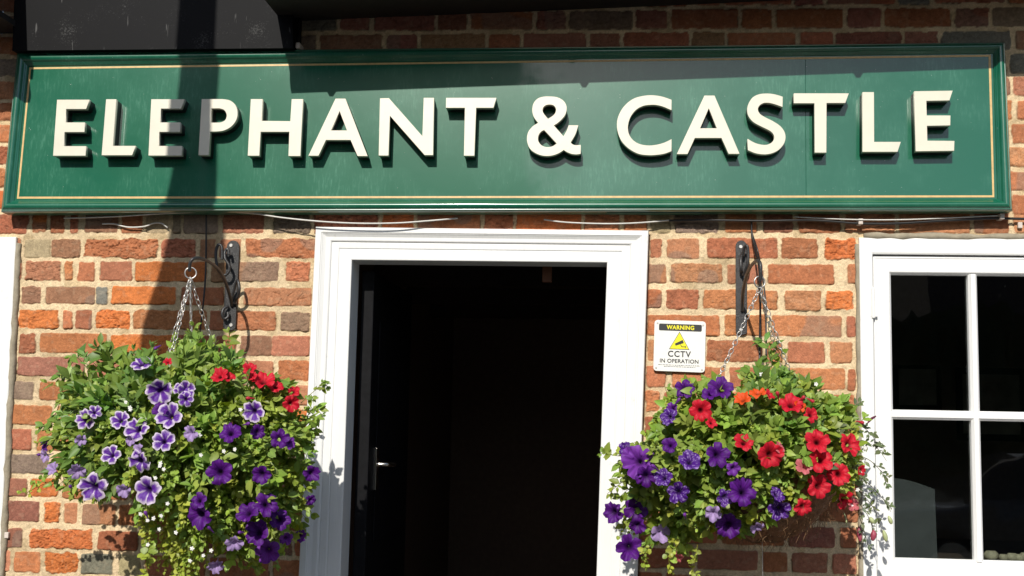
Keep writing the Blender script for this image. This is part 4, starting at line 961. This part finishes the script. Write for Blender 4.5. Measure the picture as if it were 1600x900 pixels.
def petunia(center, nor, R, kind, parent, seed, side=0.0, name='petunia_flower'):
    rg = np.random.default_rng(seed); nor = unit(np.array(nor, float)); a = unit(np.cross(nor, np.array([0.1, .2, 1.]))); b = np.cross(nor, a)
    nr, ns = 9, 50; th = np.arange(ns) / ns * 2 * math.pi + rg.uniform(0, 6)
    lob = np.abs(np.cos(2.5 * (th - th[0])))           # 1 mid-petal, 0 at the notch
    edge = 1 - rg.uniform(.18, .36) * (1 - lob) ** 1.8 + .05 * np.sin(th * 7 + seed * 2) * rg.uniform(0, 1) + .05 * np.sin(th * 13 + seed) * rg.uniform(.2, 1) + rg.normal(0, .012, ns)
    lobe_fold = rg.uniform(-.32, .22, 5)[(((th - th[0]) / (2 * math.pi) * 5 + .5).astype(int)) % 5]
    V, C = [], []
    for i in range(nr):
        q = i / (nr - 1); rr = (.09 + .91 * q) * R * (edge if i > 3 else 1 - (1 - edge) * q)
        h = R * (-.55 * (1 - q) ** 2.2 + .10 * q) + R * q * q * lobe_fold + R * .09 * q * q * np.sin(th * 6 + seed) + R * .05 * q * q * np.sin(th * 11 + seed * 3) - R * .10 * q ** 3 * lob
        h = h - R * .11 * (1 - lob) ** 3 * q
        p = center + a[None] * (rr * np.cos(th))[:, None] + b[None] * (rr * np.sin(th))[:, None] * (1 - side) + nor[None] * h[:, None]
        V.append(p)
        if kind == 'stripe':
            wth = rg.uniform(.35, .7); white = sstep(-wth, -.12, -lob) * sstep(.12, .4, q); white = np.maximum(white, sstep(rg.uniform(.66, .8), .97, q) * np.ones(ns)); white = np.clip(white * 1.05 + rg.normal(0, .08, ns), 0, 1)
            dark = np.array([.025, .006, .06]); pur = np.array([.105, .014, .30]); wt = np.array([.74, .64, .76])
            c = pur * (1 - white[:, None]) + wt * white[:, None]; c = c * (1 - sstep(.25, .05, q)) + dark * sstep(.25, .05, q)
        elif kind == 'purple':
            vein = np.clip(np.sin(th * 15) ** 8, 0, 1)[:, None] * .45
            c = np.tile(np.array([.095, .007, .21]), (ns, 1)) * (1 - vein) * rg.uniform(.85, 1.15); c = c * (1 - .75 * sstep(.35, .05, q))
        elif kind == 'night':
            c = np.tile(np.array([.07, .009, .21]), (ns, 1)); sp = (rg.random(ns) < .16)[:, None]; c = np.where(sp, np.array([.36, .24, .55]), c); c = c * (1 - .7 * sstep(.3, .05, q))
        elif kind == 'violet':
            vein = np.clip(np.sin(th * 15) ** 6, 0, 1)[:, None] * .35
            c = np.tile(np.array([.19, .036, .36]), (ns, 1)) * (1 - vein); c = c * (1 - .6 * sstep(.3, .05, q))
        elif kind == 'pale':
            c = np.tile(np.array([.40, .28, .55]), (ns, 1)) * (.7 + .4 * lob[:, None])
        elif kind == 'red':
            vein = np.clip(np.sin(th * 15) ** 8, 0, 1)[:, None] * .35
            c = np.tile(np.array([.62, .010, .030]), (ns, 1)) * (1 - vein) * rg.uniform(.9, 1.1); c = c * (1 - .85 * sstep(.28, .05, q))
        elif kind == 'orange':
            c = np.tile(np.array([.72, .085, .012]), (ns, 1)); c = c * (1 - .6 * sstep(.28, .05, q))
        elif kind == 'pink':
            vein = np.clip(np.sin(th * 15) ** 6, 0, 1)[:, None] * .3
            c = np.tile(np.array([.60, .15, .17]), (ns, 1)) * (1 - vein)
        C.append(c * rg.uniform(.9, 1.1, (ns, 1)))
    # throat tube behind the flare
    for rr_, h_ in ((.085, -.75), (.06, -1.1), (.05, -1.35)):
        V.append(center + a[None] * (R * rr_ * np.cos(th))[:, None] + b[None] * (R * rr_ * np.sin(th))[:, None] + nor[None] * (R * h_)); C.append(C[1] * .8 + .03)
    order = [len(V) - 1, len(V) - 2, len(V) - 3] + list(range(nr)); V = [V[o] for o in order]; C = [C[o] for o in order]
    idx = np.arange(len(V) * ns).reshape(len(V), ns); F = np.stack([idx[:-1], np.roll(idx[:-1], -1, 1), np.roll(idx[1:], -1, 1), idx[1:]], -1).reshape(-1, 4)
    me = np_mesh(name, np.concatenate(V), F, np.clip(np.concatenate(C), 0, 1))
    return link_mesh(name, me, MAT['petal'], parent, origin=None)

def chain(parent, A, B, name='chain', sag=.01, link=.021):
    A = np.array(A); B = np.array(B); L = np.linalg.norm(B - A); n = max(3, int(L / (link * .74))); b = MB()
    t = unit(B - A); s1 = unit(np.cross(t, np.array([.3, .8, .1]))); s2 = np.cross(t, s1)
    for i in range(n):
        q = (i + .5) / n; c = A + (B - A) * q + np.array([0, 0, -sag * 4 * q * (1 - q)])
        ang = (i % 2) * math.pi / 2 + .35 * math.sin(i * .9) ; s = s1 * math.cos(ang) + s2 * math.sin(ang)
        pts = [c + t * (link * .5 * math.cos(w_)) + s * (link * .27 * math.sin(w_)) for w_ in [2 * math.pi * k / 12 for k in range(12)]]
        b.tube(pts, .0013, 5, closed=True)
    return b.build(name, MAT['steel'], parent, smooth=True)

FLAB = {'stripe': 'purple petunia with white striped petals', 'purple': 'deep purple petunia', 'night': 'dark purple petunia speckled white', 'violet': 'light violet petunia', 'pale': 'faded pale lilac petunia', 'red': 'red petunia', 'orange': 'orange red petunia', 'pink': 'pink petunia'}
def basket(cxp, rim_y, hook, poly, flowers, spf, extra, chains, lab, nspr, seed, ctr_px, fwd, whites, coir_vis):
    random.seed(seed)
    global RNG; RNG = np.random.default_rng(seed)
    C0 = U(cxp, rim_y, EH); t = empty('hanging_basket', C0, lab, 'flower basket', 'hanging flower baskets')
    Rb, Db = (.228, .225) if coir_vis else (.19, .19)
    b = MB(); ns, nr = 48, 14; nz = random.Random(seed)
    ph0 = [nz.uniform(0, 6) for _ in range(6)]
    for i in range(nr + 1):
        a = math.pi / 2 * i / nr
        for k in range(ns):
            q = 2 * math.pi * k / ns; lump = 1 + .03 * math.sin(3 * q + ph0[0] + i * .4) + .025 * math.sin(7 * q + ph0[1] - i * .7) + .018 * math.sin(13 * q + i * 1.3) + nz.uniform(-.014, .014)
            r = Rb * math.cos(a) * lump; b.v.append((C0[0] + r * math.cos(q), C0[1] + r * math.sin(q), C0[2] - Db * math.sin(a) * lump))
    for i in range(nr):
        for k in range(ns): b.f.append((i*ns+k, i*ns+(k+1) % ns, (i+1)*ns+(k+1) % ns, (i+1)*ns+k))
    lin = b.build('liner', MAT['coir'], t, smooth=True)
    b = MB()                      # loose coir fibres
    for k in range(900 if coir_vis else 250):
        q = nz.uniform(0, 2 * math.pi); a = math.asin(nz.uniform(.05, .98)); r = Rb * math.cos(a) * 1.01
        p = np.array((C0[0] + r * math.cos(q), C0[1] + r * math.sin(q), C0[2] - Db * math.sin(a) * 1.01)); o = unit(p - C0); tn = unit(np.cross(o, np.array([nz.gauss(0, 1), nz.gauss(0, 1), nz.gauss(0, .6)])))
        L = nz.uniform(.015, .06); out = nz.uniform(.002, .03)
        b.tube([p, p + tn * L * .5 + o * out * .6, p + tn * L + o * out + np.array([0, 0, -.01])], .0005, 3, caps=False)
    fo = b.build('fibre', MAT['coirf'], lin); fo['kind'] = 'stuff'
    b = MB(); pts = [(C0[0] + Rb * .97 * math.cos(k * math.pi / 16), C0[1] + Rb * .97 * math.sin(k * math.pi / 16), C0[2] - .02) for k in range(32)]
    b.v = pts + [(C0[0], C0[1], C0[2])]; b.f = [(k, (k + 1) % 32, 32) for k in range(32)]; b.build('compost', MAT['soil'], t)
    b = MB(); b.tube([(C0[0] + Rb * 1.02 * math.cos(k * math.pi / 16), C0[1] + Rb * 1.02 * math.sin(k * math.pi / 16), C0[2]) for k in range(32)], .003, 6, closed=True); b.build('wire_rim', MAT['iron'], t, smooth=True)
    # ring and chains
    hp = U(*hook); b = MB(); rr = .0165
    b.tube([hp + np.array((rr * math.cos(w_) * .95, .3 * rr * math.cos(w_), rr * math.sin(w_) - rr * .3)) for w_ in [2 * math.pi * k / 20 for k in range(20)]], .0021, 6, closed=True); b.build('hanging_ring', MAT['steel'], t, smooth=True)
    for c_ in chains: chain(t, hp + np.array((0, 0, -.022)), U(*c_), sag=.004)
    # foliage
    sp_ = Soup(); cx, cy = ctr_px; xs = [p[0] for p in poly]; ys = [p[1] for p in poly]; rx, ry = (max(xs) - min(xs)) / 2, (max(ys) - min(ys)) / 2
    def depth(x, y, f=1.0):
        r2 = ((x - cx) / rx) ** 2 + ((y - cy) / ry) ** 2
        return EH - .05 + f * fwd * math.sqrt(max(.02, 1 - r2 * .92)) 
    cnt = 0
    while cnt < nspr:
        x = random.uniform(min(xs), max(xs)); y = random.uniform(min(ys), max(ys))
        if not inpoly(x, y, poly): continue
        if random.random() < .22: k_ = random.uniform(1.0, 1.11); x, y = cx + (x - cx) * k_, cy + (y - cy) * k_
        if vn(np.array(x), np.array(y), 26., seed) < .42 and random.random() < .85: continue
        f = 1 - abs(random.gauss(0, .22)) if random.random() < .75 else random.uniform(-.5, .8)
        e = depth(x, y, f) + random.uniform(-.03, .02)
        if f < 0: e = max(.06, EH + f * .55)
        e = max(e, .05)
        tip = U(x, y, e); dv = tip - C0; hz = math.hypot(dv[0], dv[1]); q = min(1, Rb * .8 / max(hz, 1e-3))
        if dv[2] > -.04: base = C0 + np.array((dv[0] * q, dv[1] * q, -.02))
        else:
            el = math.sqrt(dv[0]**2 / Rb**2 + dv[1]**2 / Rb**2 + dv[2]**2 / Db**2); base = C0 + dv / el * .97 + np.array([0, 0, min(.05, -dv[2] * .4)])
        s = spf(x, y)
        if s is None: continue
        bare = .45 if np.linalg.norm(tip - base) > .15 else .15
        sprig(sp_, base, tip, s, RNG.uniform(.72, 1.42), None, bare); cnt += 1
    for ex in extra:              # (pixels of a path, species, scale, leaf count)
        P = [U(*p) for p in ex[0]]; Cx = np.array(cr(P, 8)); n = len(Cx); stem(sp_, Cx, .0014, GREEN[ex[1]] * np.array([1.3, .9, .8]))
        for k in range(ex[3]):
            i = int((.15 + .85 * k / ex[3]) * (n - 2)); d = unit(Cx[i+1] - Cx[i]); sprig(sp_, Cx[i], Cx[i] + unit(d + RNG.normal(0, .8, 3)) * .022 * ex[2], ex[1], ex[2], 2, .3)
    # tiny white flowers of the trailing bacopa
    wpos = []
    for (x, y) in whites:
        P = U(x, y, depth(x, y, 1.0) + .02)
        for k in range(5):
            q = 2 * math.pi * k / 5; d = np.array((math.cos(q), -.25, math.sin(q))); wpos.append((P, d))
    fol = link_mesh('foliage', sp_.mesh('foliage'), MAT['leaf'], t)
    if wpos:
        ws_ = Soup(); leaves(ws_, np.array([p for p, d in wpos]), np.array([d for p, d in wpos]), np.tile(unit(SUNN + np.array([0, -1, 0])), (len(wpos), 1)), RNG.uniform(.0050, .0070, len(wpos)), np.full(len(wpos), .0048), np.tile(np.array([.75, .74, .72]), (len(wpos), 1)), 'round')
        link_mesh('bacopa_blossom', ws_.mesh('bacopa_blossom'), MAT['petal'], t)
    for i, fl in enumerate(flowers):
        x, y, r, k = fl[:4]; tx, ty = (fl[4], fl[5]) if len(fl) > 4 else (random.uniform(-.45, .45), random.uniform(-.35, .6))
        e = depth(x, y, 1.0) + .026; P = U(x, y, e); R = r * (D - e) / F_PX * 1.05; tx += random.uniform(-.25, .25); ty += random.uniform(-.25, .3)
        o = petunia(P, (tx, -1, ty), R, k, t, seed * 100 + i); o['label'] = FLAB[k]
    for i in range(9):            # furled buds among the leaves
        while True:
            x = random.uniform(min(xs), max(xs)); y = random.uniform(min(ys), max(ys))
            if inpoly(x, y, poly): break
        k = 'red' if (x > 1180 or (340 < x < 480 and y < 650)) else 'purple'
        P = U(x, y, depth(x, y, 1.0) + .035); d = unit(np.array((random.uniform(-.7, .7), -.5, random.uniform(-.5, .9)))); b = MB(); Lq_ = random.uniform(.022, .034)
        b.tube([P + d * Lq_ * q for q in (0, .2, .5, .72, .88, 1)], [.0012, .0018, .003, .0052, .0045, .0008], 7)
        b.build('petunia_bud', MAT['bud_' + k], t, smooth=True)
    return t, depth

PL = [(55,700),(75,680),(95,640),(85,610),(95,580),(120,565),(150,545),(190,550),(215,545),(240,540),(262,535),(300,525),(335,530),(350,545),(365,560),(385,572),(410,582),(440,597),(470,607),(485,617),(497,630),(495,665),(497,690),(490,720),(485,760),(482,800),(470,830),(455,850),(435,885),(425,900),(400,905),(370,885),(345,872),(320,885),(300,905),(270,910),(235,905),(225,870),(215,850),(213,820),(203,795),(180,780),(150,790),(130,795),(110,770),(85,762),(62,770)]
def spL(x, y):
    if x < 235 and y < 640: return random.choice(['dah', 'dah', 'pet'])
    if y < 610: return random.choice(['pet', 'pet', 'dah'])
    if 195 < x < 345 and y > 740: return random.choice(['bac', 'bac', 'bac', 'pet'])
    if x < 195 and y > 640: return random.choice(['pet', 'pet', 'bac', 'dah'])
    return random.choice(['pet', 'pet', 'bac'])
FL = [(220,566,17,'stripe',.1,.9),(249,612,21,'stripe'),(283,607,13,'stripe',.2,.5),(291,609,14,'stripe'),(290,624,12,'stripe'),(264,649,21,'stripe'),(250,640,13,'purple',-.3,.3),(133,655,16,'stripe'),(148,643,11,'stripe',.3,.4),(187,656,15,'stripe',0,.5),(213,669,20,'stripe',.1,.6),(255,688,18,'stripe',0,.5),(173,710,15,'stripe'),(216,722,19,'stripe',-.1,-.2),(215,704,11,'pale'),(144,762,23,'stripe',0,.05),(228,767,22,'stripe',.05,.05),(396,643,17,'stripe',.1,.1),
 (70,695,11,'purple',-.6,0),(70,712,11,'pale',-.8,-.2),(82,732,11,'pale'),(121,737,14,'pale',.2,-.5),(192,767,12,'pale',0,-.3),(297,677,13,'pale',0,-.2),(203,688,9,'pale'),(126,688,9,'pale'),
 (360,675,17,'purple',0,.4),(343,738,20,'purple',.3,.2),(310,806,22,'purple',-.2,-.1),(403,675,12,'purple'),(437,685,15,'purple',.5,.1),(408,742,15,'purple'),(386,800,18,'purple'),(416,788,19,'purple',.2,0),(418,862,19,'violet',.2,-.3),(438,812,16,'purple',.4,0),(401,832,20,'purple'),(487,740,13,'purple',.7,0),(486,782,9,'purple',.8,-.2),(337,885,13,'pale',0,-.9),(366,850,14,'pale',.1,-.6),(447,842,11,'violet',.5,-.4),(310,782,13,'purple',0,.3),(470,838,10,'purple',.6,-.5),(453,692,10,'violet',.6,.2),
 (343,586,14,'red',-.1,.9),(358,588,11,'red',.2,.8),(262,565,7,'red',0,.8),(412,594,18,'red',.3,.9),(390,575,11,'red',0,.9),(431,602,13,'red',.4,.8),(459,611,10,'red',.6,.4),(455,631,13,'red',.6,-.1),(394,587,8,'red',-.3,.6)]
whL = [(203,637),(197,628),(220,803),(231,813),(252,806),(231,851),(249,827),(297,876),(300,857),(251,724),(256,733),(243,747),(233,787),(250,728),(312,680),(350,705),(314,711),(240,810),(275,832),(330,860),(376,640),(367,702),(262,787),(204,640),(318,868)]
exL = [([(470,630,.40),(490,612,.36),(505,600,.33),(512,606,.32)], 'pet', .7, 6), ([(480,650,.38),(495,640,.34),(506,655,.32)], 'pet', .7, 5), ([(95,745,.40),(65,758,.36),(45,768,.34),(40,775,.33)], 'bac', .9, 6), ([(100,690,.40),(75,672,.37),(55,667,.35)], 'bac', .9, 5),
       ([(300,560,.37),(303,530,.37),(305,508,.37)], 'pet', .9, 6), ([(350,560,.34),(356,535,.33),(360,520,.32)], 'pet', .7, 5), ([(140,580,.42),(122,560,.40),(108,556,.38)], 'dah', .8, 4), ([(165,570,.42),(155,550,.40),(150,537,.4)], 'dah', .8, 4), ([(235,840,.5),(228,870,.5),(232,905,.48)], 'bac', 1.1, 9), ([(300,860,.5),(285,890,.5),(275,915,.5)], 'bac', 1.1, 8), ([(440,800,.45),(460,765,.4),(480,745,.36)], 'pet', .8, 6), ([(420,880,.45),(450,845,.42),(478,825,.36)], 'bac', 1.1, 8), ([(100,600,.4),(90,640,.38),(82,650,.37)], 'dah', .7, 4)]
basket(292, 690, (298, 424, EH), PL, FL, spL, exL, [(266, 560, .50), (254, 580, .40), (336, 545, .30), (300, 575, .2)], 'hanging basket of striped purple petunias left of the door', 880, 3, (285, 715), .36, whL, False)

PR = [(962,712),(970,698),(990,692),(1012,668),(1030,645),(1045,622),(1062,608),(1090,600),(1120,592),(1150,582),(1180,578),(1210,578),(1240,592),(1270,602),(1300,622),(1328,632),(1340,650),(1345,690),(1340,735),(1328,765),(1310,778),(1285,785),(1262,790),(1240,792),(1215,800),(1195,818),(1170,828),(1140,832),(1118,838),(1095,845),(1075,860),(1050,868),(1038,850),(1010,845),(985,838),(965,815),(965,785),(980,770),(968,740)]
def spR(x, y):
    if 1130 < x < 1290 and y < 660: return random.choice(['dah', 'pet', 'pet'])
    if x > 1270 and y > 640: return random.choice(['pet', 'fuc', 'bac'])
    return random.choice(['pet', 'pet', 'bac'])
FR_ = [(1070,607,15,'purple',.1,.5),(1126,606,19,'purple',.1,.6),(1108,614,12,'purple',-.3,.3),(1049,640,11,'violet',-.4,.2),(1044,651,13,'night',-.5,.1),(998,722,25,'violet',-.3,.1),(1010,745,17,'purple',.1,-.1),(984,712,14,'violet',-.6,.3),(1078,719,17,'night',0,.5),(1122,711,19,'purple',.2,.3),(1146,733,11,'violet',.3,-.2),(1160,768,21,'purple',.1,0),(1060,770,17,'night',0,0),(1036,746,14,'night',-.2,.2),(1133,778,13,'night'),(957,801,16,'purple',-.4,0),(993,796,19,'purple',-.2,0),(1032,833,15,'pale',0,-.4),(983,856,20,'purple',-.2,-.2),(1138,822,19,'purple',.1,-.1),(1114,803,13,'pale',-.2,-.3),(1183,825,11,'pale',0,-.9),(1215,772,13,'night'),(1218,796,17,'night',0,-.1),(977,701,11,'night',-.3,.6),(1046,695,12,'purple',-.2,.6),(1058,872,10,'pink',0,-1.2),(996,822,13,'purple',0,-.3),
 (1095,641,17,'red',-.2,.2),(1160,623,13,'orange',-.5,1.0),(1184,612,13,'orange',.2,1.7),(1203,616,9,'red',.5,1.2),(1236,630,18,'red',.1,.7),(1250,634,10,'orange',.5,.4),(1268,648,12,'red',.2,.1),(1162,690,15,'red',-.1,.5),(1204,711,20,'red',-.1,.1),(1277,689,19,'red',.1,.2),(1329,694,18,'red',.3,.1),(1283,718,19,'red',.1,.2),(1311,741,17,'red',.2,.1),(1281,760,18,'red',.1,-.1),(1320,782,15,'red',.3,-.3),(1255,793,14,'red',0,-.1),(1256,728,13,'pink',0,.6),(1334,788,10,'pink',.5,-.2),(1347,735,8,'red',.7,.1),(1112,660,9,'red'),(1218,699,9,'pink',.3,.5)]
exR = [([(1000,700,.42),(975,712,.40),(950,710,.37),(941,708,.36)], 'pet', .7, 6), ([(1000,735,.42),(970,755,.40),(948,772,.38)], 'pet', .7, 6), ([(1050,640,.40),(1042,615,.38),(1038,600,.37)], 'pet', .6, 5), ([(1205,600,.36),(1206,570,.35),(1200,545,.34),(1194,530,.33)], 'dah', .7, 7), ([(1215,600,.33),(1222,565,.32),(1210,535,.32)], 'pet', .8, 6), ([(1100,615,.4),(1101,600,.39),(1104,590,.38)], 'pet', .6, 4),
       ([(1310,690,.34),(1345,690,.27),(1370,700,.23),(1385,720,.2)], 'fuc', .75, 9), ([(1320,720,.32),(1350,715,.25),(1375,735,.21),(1388,765,.19)], 'fuc', .75, 9), ([(1320,740,.30),(1350,750,.25),(1380,780,.2),(1392,800,.18)], 'fuc', .7, 9), ([(1325,750,.3),(1350,775,.24),(1368,800,.2),(1378,830,.18)], 'fuc', .7, 8), ([(1310,680,.36),(1340,665,.28),(1362,680,.24),(1372,700,.2)], 'fuc', .7, 8), ([(1320,770,.3),(1345,790,.24),(1360,815,.2),(1364,840,.18)], 'fuc', .6, 7), ([(1300,640,.3),(1325,640,.24),(1345,628,.2)], 'fuc', .8, 6), ([(1320,700,.32),(1345,660,.3),(1352,650,.26)], 'pet', .6, 5),
       ([(1060,850,.45),(1045,870,.44),(1050,895,.42)], 'bac', .8, 7), ([(1020,850,.45),(1005,865,.42),(1010,890,.4)], 'bac', .8, 6), ([(1090,850,.45),(1085,880,.44),(1078,905,.42)], 'bac', .8, 6), ([(1340,800,.3),(1352,835,.25),(1358,862,.22)], 'fuc', .5, 5)]
bt, dR = basket(1188, 714, (1187, 438, EH), PR, FR_, spR, exR, [(1118, 600, .52), (1250, 625, .34), (1226, 600, .2)], 'hanging basket of red and purple petunias beside the right window', 840, 5, (1165, 705), .37, [(1190,585),(1352,700),(1345,740),(1340,765),(1330,790),(1275,600)], True)
# fuchsia buds and pods on the trailing stems
def bud(pts, r, col, nm):
    b = MB(); m = len(pts); C_ = cr([U(*p) for p in pts], 5); n = len(C_)
    b.tube(C_, [max(.0008, .8 * r * math.sin(math.pi * min(.98, (k + .3) / n)) ** .8) for k in range(n)], 7); return b.build(nm, col, bt, smooth=True)
m_bud = simple('fuchsia_bud_pink', (.35, .06, .10), .5); m_pod = simple('fuchsia_pod', (.40, .45, .22), .5); m_pet = simple('fuchsia_skirt', (.10, .01, .04), .5)
bud([(1342,822,.24),(1343,835,.24),(1344,846,.24)], .009, m_bud, 'fuchsia_bud'); bud([(1365,828,.2),(1365,836,.2),(1363,845,.2)], .011, m_bud, 'fuchsia_bud'); bud([(1380,828,.2),(1383,838,.2),(1385,846,.2)], .009, m_pod, 'seed_pod')
bud([(1359,808,.22),(1362,813,.22),(1365,818,.22)], .009, m_pod, 'seed_pod'); bud([(1388,806,.2),(1391,813,.2),(1393,819,.2)], .008, m_pod, 'seed_pod'); bud([(1355,662,.26),(1361,655,.25),(1369,650,.24)], .005, m_pet, 'fuchsia_bud')
bud([(1318,800,.35),(1322,812,.35),(1323,822,.35)], .003, m_pod, 'seed_pod'); bud([(1338,767,.28),(1341,773,.28),(1343,779,.28)], .008, m_pod, 'seed_pod')

def tube_obj(name, pts, r, mat, lab, cat):
    b = MB(); b.tube(cr([U(*p) for p in pts], 8), r, 7); return tag(b.build(name, mat, smooth=True), lab, cat)
tube_obj('watering_tube', [(322, 336, .02), (322, 380, .02), (321, 430, .03), (318, 470, .05), (312, 520, .15), (305, 560, .28)], .0030, MAT['cable_b'], 'black watering tube hanging from the board down to the left basket', 'tube')
tube_obj('watering_tube', [(1174, 342, .02), (1175, 365, .02), (1180, 390, .05), (1186, 420, .12), (1188, 470, .2), (1187, 540, .3), (1187, 600, .33)], .0032, MAT['cable_b'], 'black watering tube running down from the board to the right basket', 'tube')
tube_obj('watering_tube', [(1175, 365, .02), (1184, 392, .02), (1188, 415, .05), (1196, 470, .10), (1197, 560, .15)], .0026, MAT['cable_b'], 'second thinner black tube beside the one feeding the right basket', 'tube')
tube_obj('support_wire', [(297, 432, EH), (298, 480, EH), (301, 540, EH)], .0018, MAT['steel'], 'straight steel wire hanging between the chains of the left basket', 'wire')
tube_obj('support_wire', [(1191, 790, EH), (1191, 850, EH), (1192, 920, EH)], .0010, MAT['steel'], 'thin pale wire hanging below the right basket', 'wire')

# ------------------------------------------------------------------ across the street (seen mirrored in the glass and the gloss paint)
def house(x0, x1, y, h, lab, col, wins):
    t = empty('house', ((x0 + x1) / 2, y, 0), lab, 'house', 'houses across the street')
    b = MB(); b.box(x0, x1, y - 6, y, 0, h); b.build('wall', simple('far_brick_%d' % int(h * 10), col, .9, vscale=4), t)
    r = MB(); r.add([(x0 - .3, y + .3, h), (x1 + .3, y + .3, h), (x1 + .3, y - 6.3, h), (x0 - .3, y - 6.3, h), (x0 - .3, y - 3, h + 2.6), (x1 + .3, y - 3, h + 2.6)], [(0, 1, 5, 4), (2, 3, 4, 5), (0, 4, 3), (1, 2, 5), (0, 3, 2, 1)])
    r.build('roof', simple('far_roof_%d' % int(h * 10), (.06, .045, .04), .9), t)
    nx = int((x1 - x0) / 2.4)
    for i in range(nx):
        for z in wins:
            x = x0 + (i + .5) * (x1 - x0) / nx; w_ = MB(); w_.box(x - .5, x + .5, y - .02, y + .04, z, z + 1.3); f = w_.build('window', MAT['white'], t)
            g = MB(); g.box(x - .43, x + .43, y + .041, y + .05, z + .08, z + 1.22); g.build('pane', MAT['ink'], f)
house(-16, -1.9, -14.2, 8.0, 'tall dark brick terrace across the street', (.05, .032, .025), (1.0, 3.8, 6.2))
house(6.2, 20, -17, 3.0, 'low cottage across the street', (.16, .12, .09), (.9,))
tr = empty('street_tree', (-2.4, -12.8, 0), 'leafy tree across the street in front of the tall terrace', 'tree')
b = MB(); b.tube([(-2.4, -12.8, 0), (-2.38, -12.8, 1.2), (-2.45, -12.85, 2.4), (-2.4, -12.8, 6.6)], [.17, .13, .11, .06], 10)
for q in range(7):
    a_ = q * .9; b.tube([(-2.42, -12.82, 2.6 + .2 * q), (-2.4 + .7 * math.cos(a_), -12.8 + .7 * math.sin(a_), 4.4 + .3 * q), (-2.4 + 1.2 * math.cos(a_), -12.8 + 1.2 * math.sin(a_), 5.8 + .4 * q)], [.06, .035, .012], 6)
b.build('trunk', simple('bark', (.09, .065, .045), .9, bump=1, bscale=30, dist=.01), tr)
ts = Soup(); n_ = 14000; cc_ = RNG.normal(0, 1, (40, 3)); cc_ = unit(cc_) * RNG.uniform(.4, 1.7, (40, 1)) * np.array([1, .6, 1.15]) + np.array([-2.6, -12.8, 6.7])
pp = cc_[RNG.integers(0, 40, n_)] + RNG.normal(0, .27, (n_, 3))
leaves(ts, pp, RNG.normal(0, 1, (n_, 3)), RNG.normal(0, 1, (n_, 3)) + np.array([0, 0, 1]), RNG.uniform(.07, .13, n_), RNG.uniform(.04, .08, n_), np.array([.05, .08, .02]) * RNG.uniform(.7, 1.3, (n_, 1)), 'ovate')
link_mesh('crown', ts.mesh('crown'), MAT['leaf'], tr)
hd = MB(); rg = random.Random(4)
nxh, nzh = 60, 10
for i in range(nxh + 1):
    for j in range(nzh + 1):
        hd.v.append((-1.6 + 8.0 * i / nxh, -14.2 + .35 * rg.random() + .35 * math.sin(j / nzh * 3), 3.1 * j / nzh + .25 * rg.random() * (j > 8)))
for i in range(nxh):
    for j in range(nzh): k = i * (nzh + 1) + j; hd.f.append((k, k + nzh + 1, k + nzh + 2, k + 1))
n0 = len(hd.v); hd.box(-1.6, 6.4, -15.4, -14.3, 0, 3.05)
tag(hd.build('hedge', simple('hedge_leaves', (.03, .05, .015), .8, vscale=20, var=.6)), 'tall dark green hedge across the street between the terrace and the cottage', 'hedge')
# parked car behind the viewpoint
def car():
    t = empty('parked_car', (4.6, -8.6, -.13), 'grey parked car at the far kerb behind the viewpoint', 'car')
    z0 = -.132
    low = [(-2.1, .35), (-2.12, .62), (-1.95, .80), (-1.1, .92), (1.55, .96), (2.05, .90), (2.12, .6), (2.1, .33)]
    b = MB(); W = .87; n = len(low)
    for y, s in ((-W, 1), (-W * .55, 1.05), (W * .55, 1.05), (W, 1)):
        for x, z in low: b.v.append((4.6 + x * (s if abs(s - 1) < .01 else 1.01), -8.6 + y, z0 + z * (1 if z < .5 else s)))
    for a in range(3):
        for k in range(n): b.f.append((a*n+k, a*n+(k+1) % n, (a+1)*n+(k+1) % n, (a+1)*n+k))
    b.f += [tuple(range(n))[::-1], tuple(range(3*n, 4*n))]
    b.build('body', simple('car_paint', (.12, .125, .13), .25, coat=1, coat_r=.03, var=.02), t, smooth=False, bevel=.05)
    cab = [(-1.15, .90), (-.45, 1.38), (.2, 1.46), (.95, 1.42), (1.6, .94)]; b = MB(); n = len(cab)
    for y, s in ((-.80, 0), (-.62, 1), (.62, 1), (.80, 0)):
        for x, z in cab: b.v.append((4.6 + x, -8.6 + (y if z < 1 else y * (.82 if s == 0 else .95)), z0 + z + (.02 if s and z > 1 else 0)))
    for a in range(3):
        for k in range(n - 1): b.f.append((a*n+k, a*n+k+1, (a+1)*n+k+1, (a+1)*n+k))
    b.f += [tuple(range(n))[::-1], tuple(range(3*n, 4*n))]
    b.build('cabin', simple('car_glass', (.02, .022, .025), .05), t, bevel=.03)
    for x in (-1.3, 1.3):
        for y in (-.80, .80):
            w_ = MB(); w_.tube([(4.6 + x, -8.6 + y - .1, z0 + .32), (4.6 + x, -8.6 + y + .1, z0 + .32)], .32, 24); wh = w_.build('wheel', MAT['ink'], t)
            w_ = MB(); s = 1 if y > 0 else -1; w_.tube([(4.6 + x, -8.6 + y + s * .08, z0 + .32), (4.6 + x, -8.6 + y + s * .115, z0 + .32)], .2, 20); w_.build('rim', MAT['steel'], wh)
    for y in (-.62, .62):
        h = MB(); h.box(4.6 - 2.16, 4.6 - 2.08, -8.6 + y - .14, -8.6 + y + .14, z0 + .6, z0 + .72); h.build('headlight', MAT['screw'], t, bevel=.02)
car()
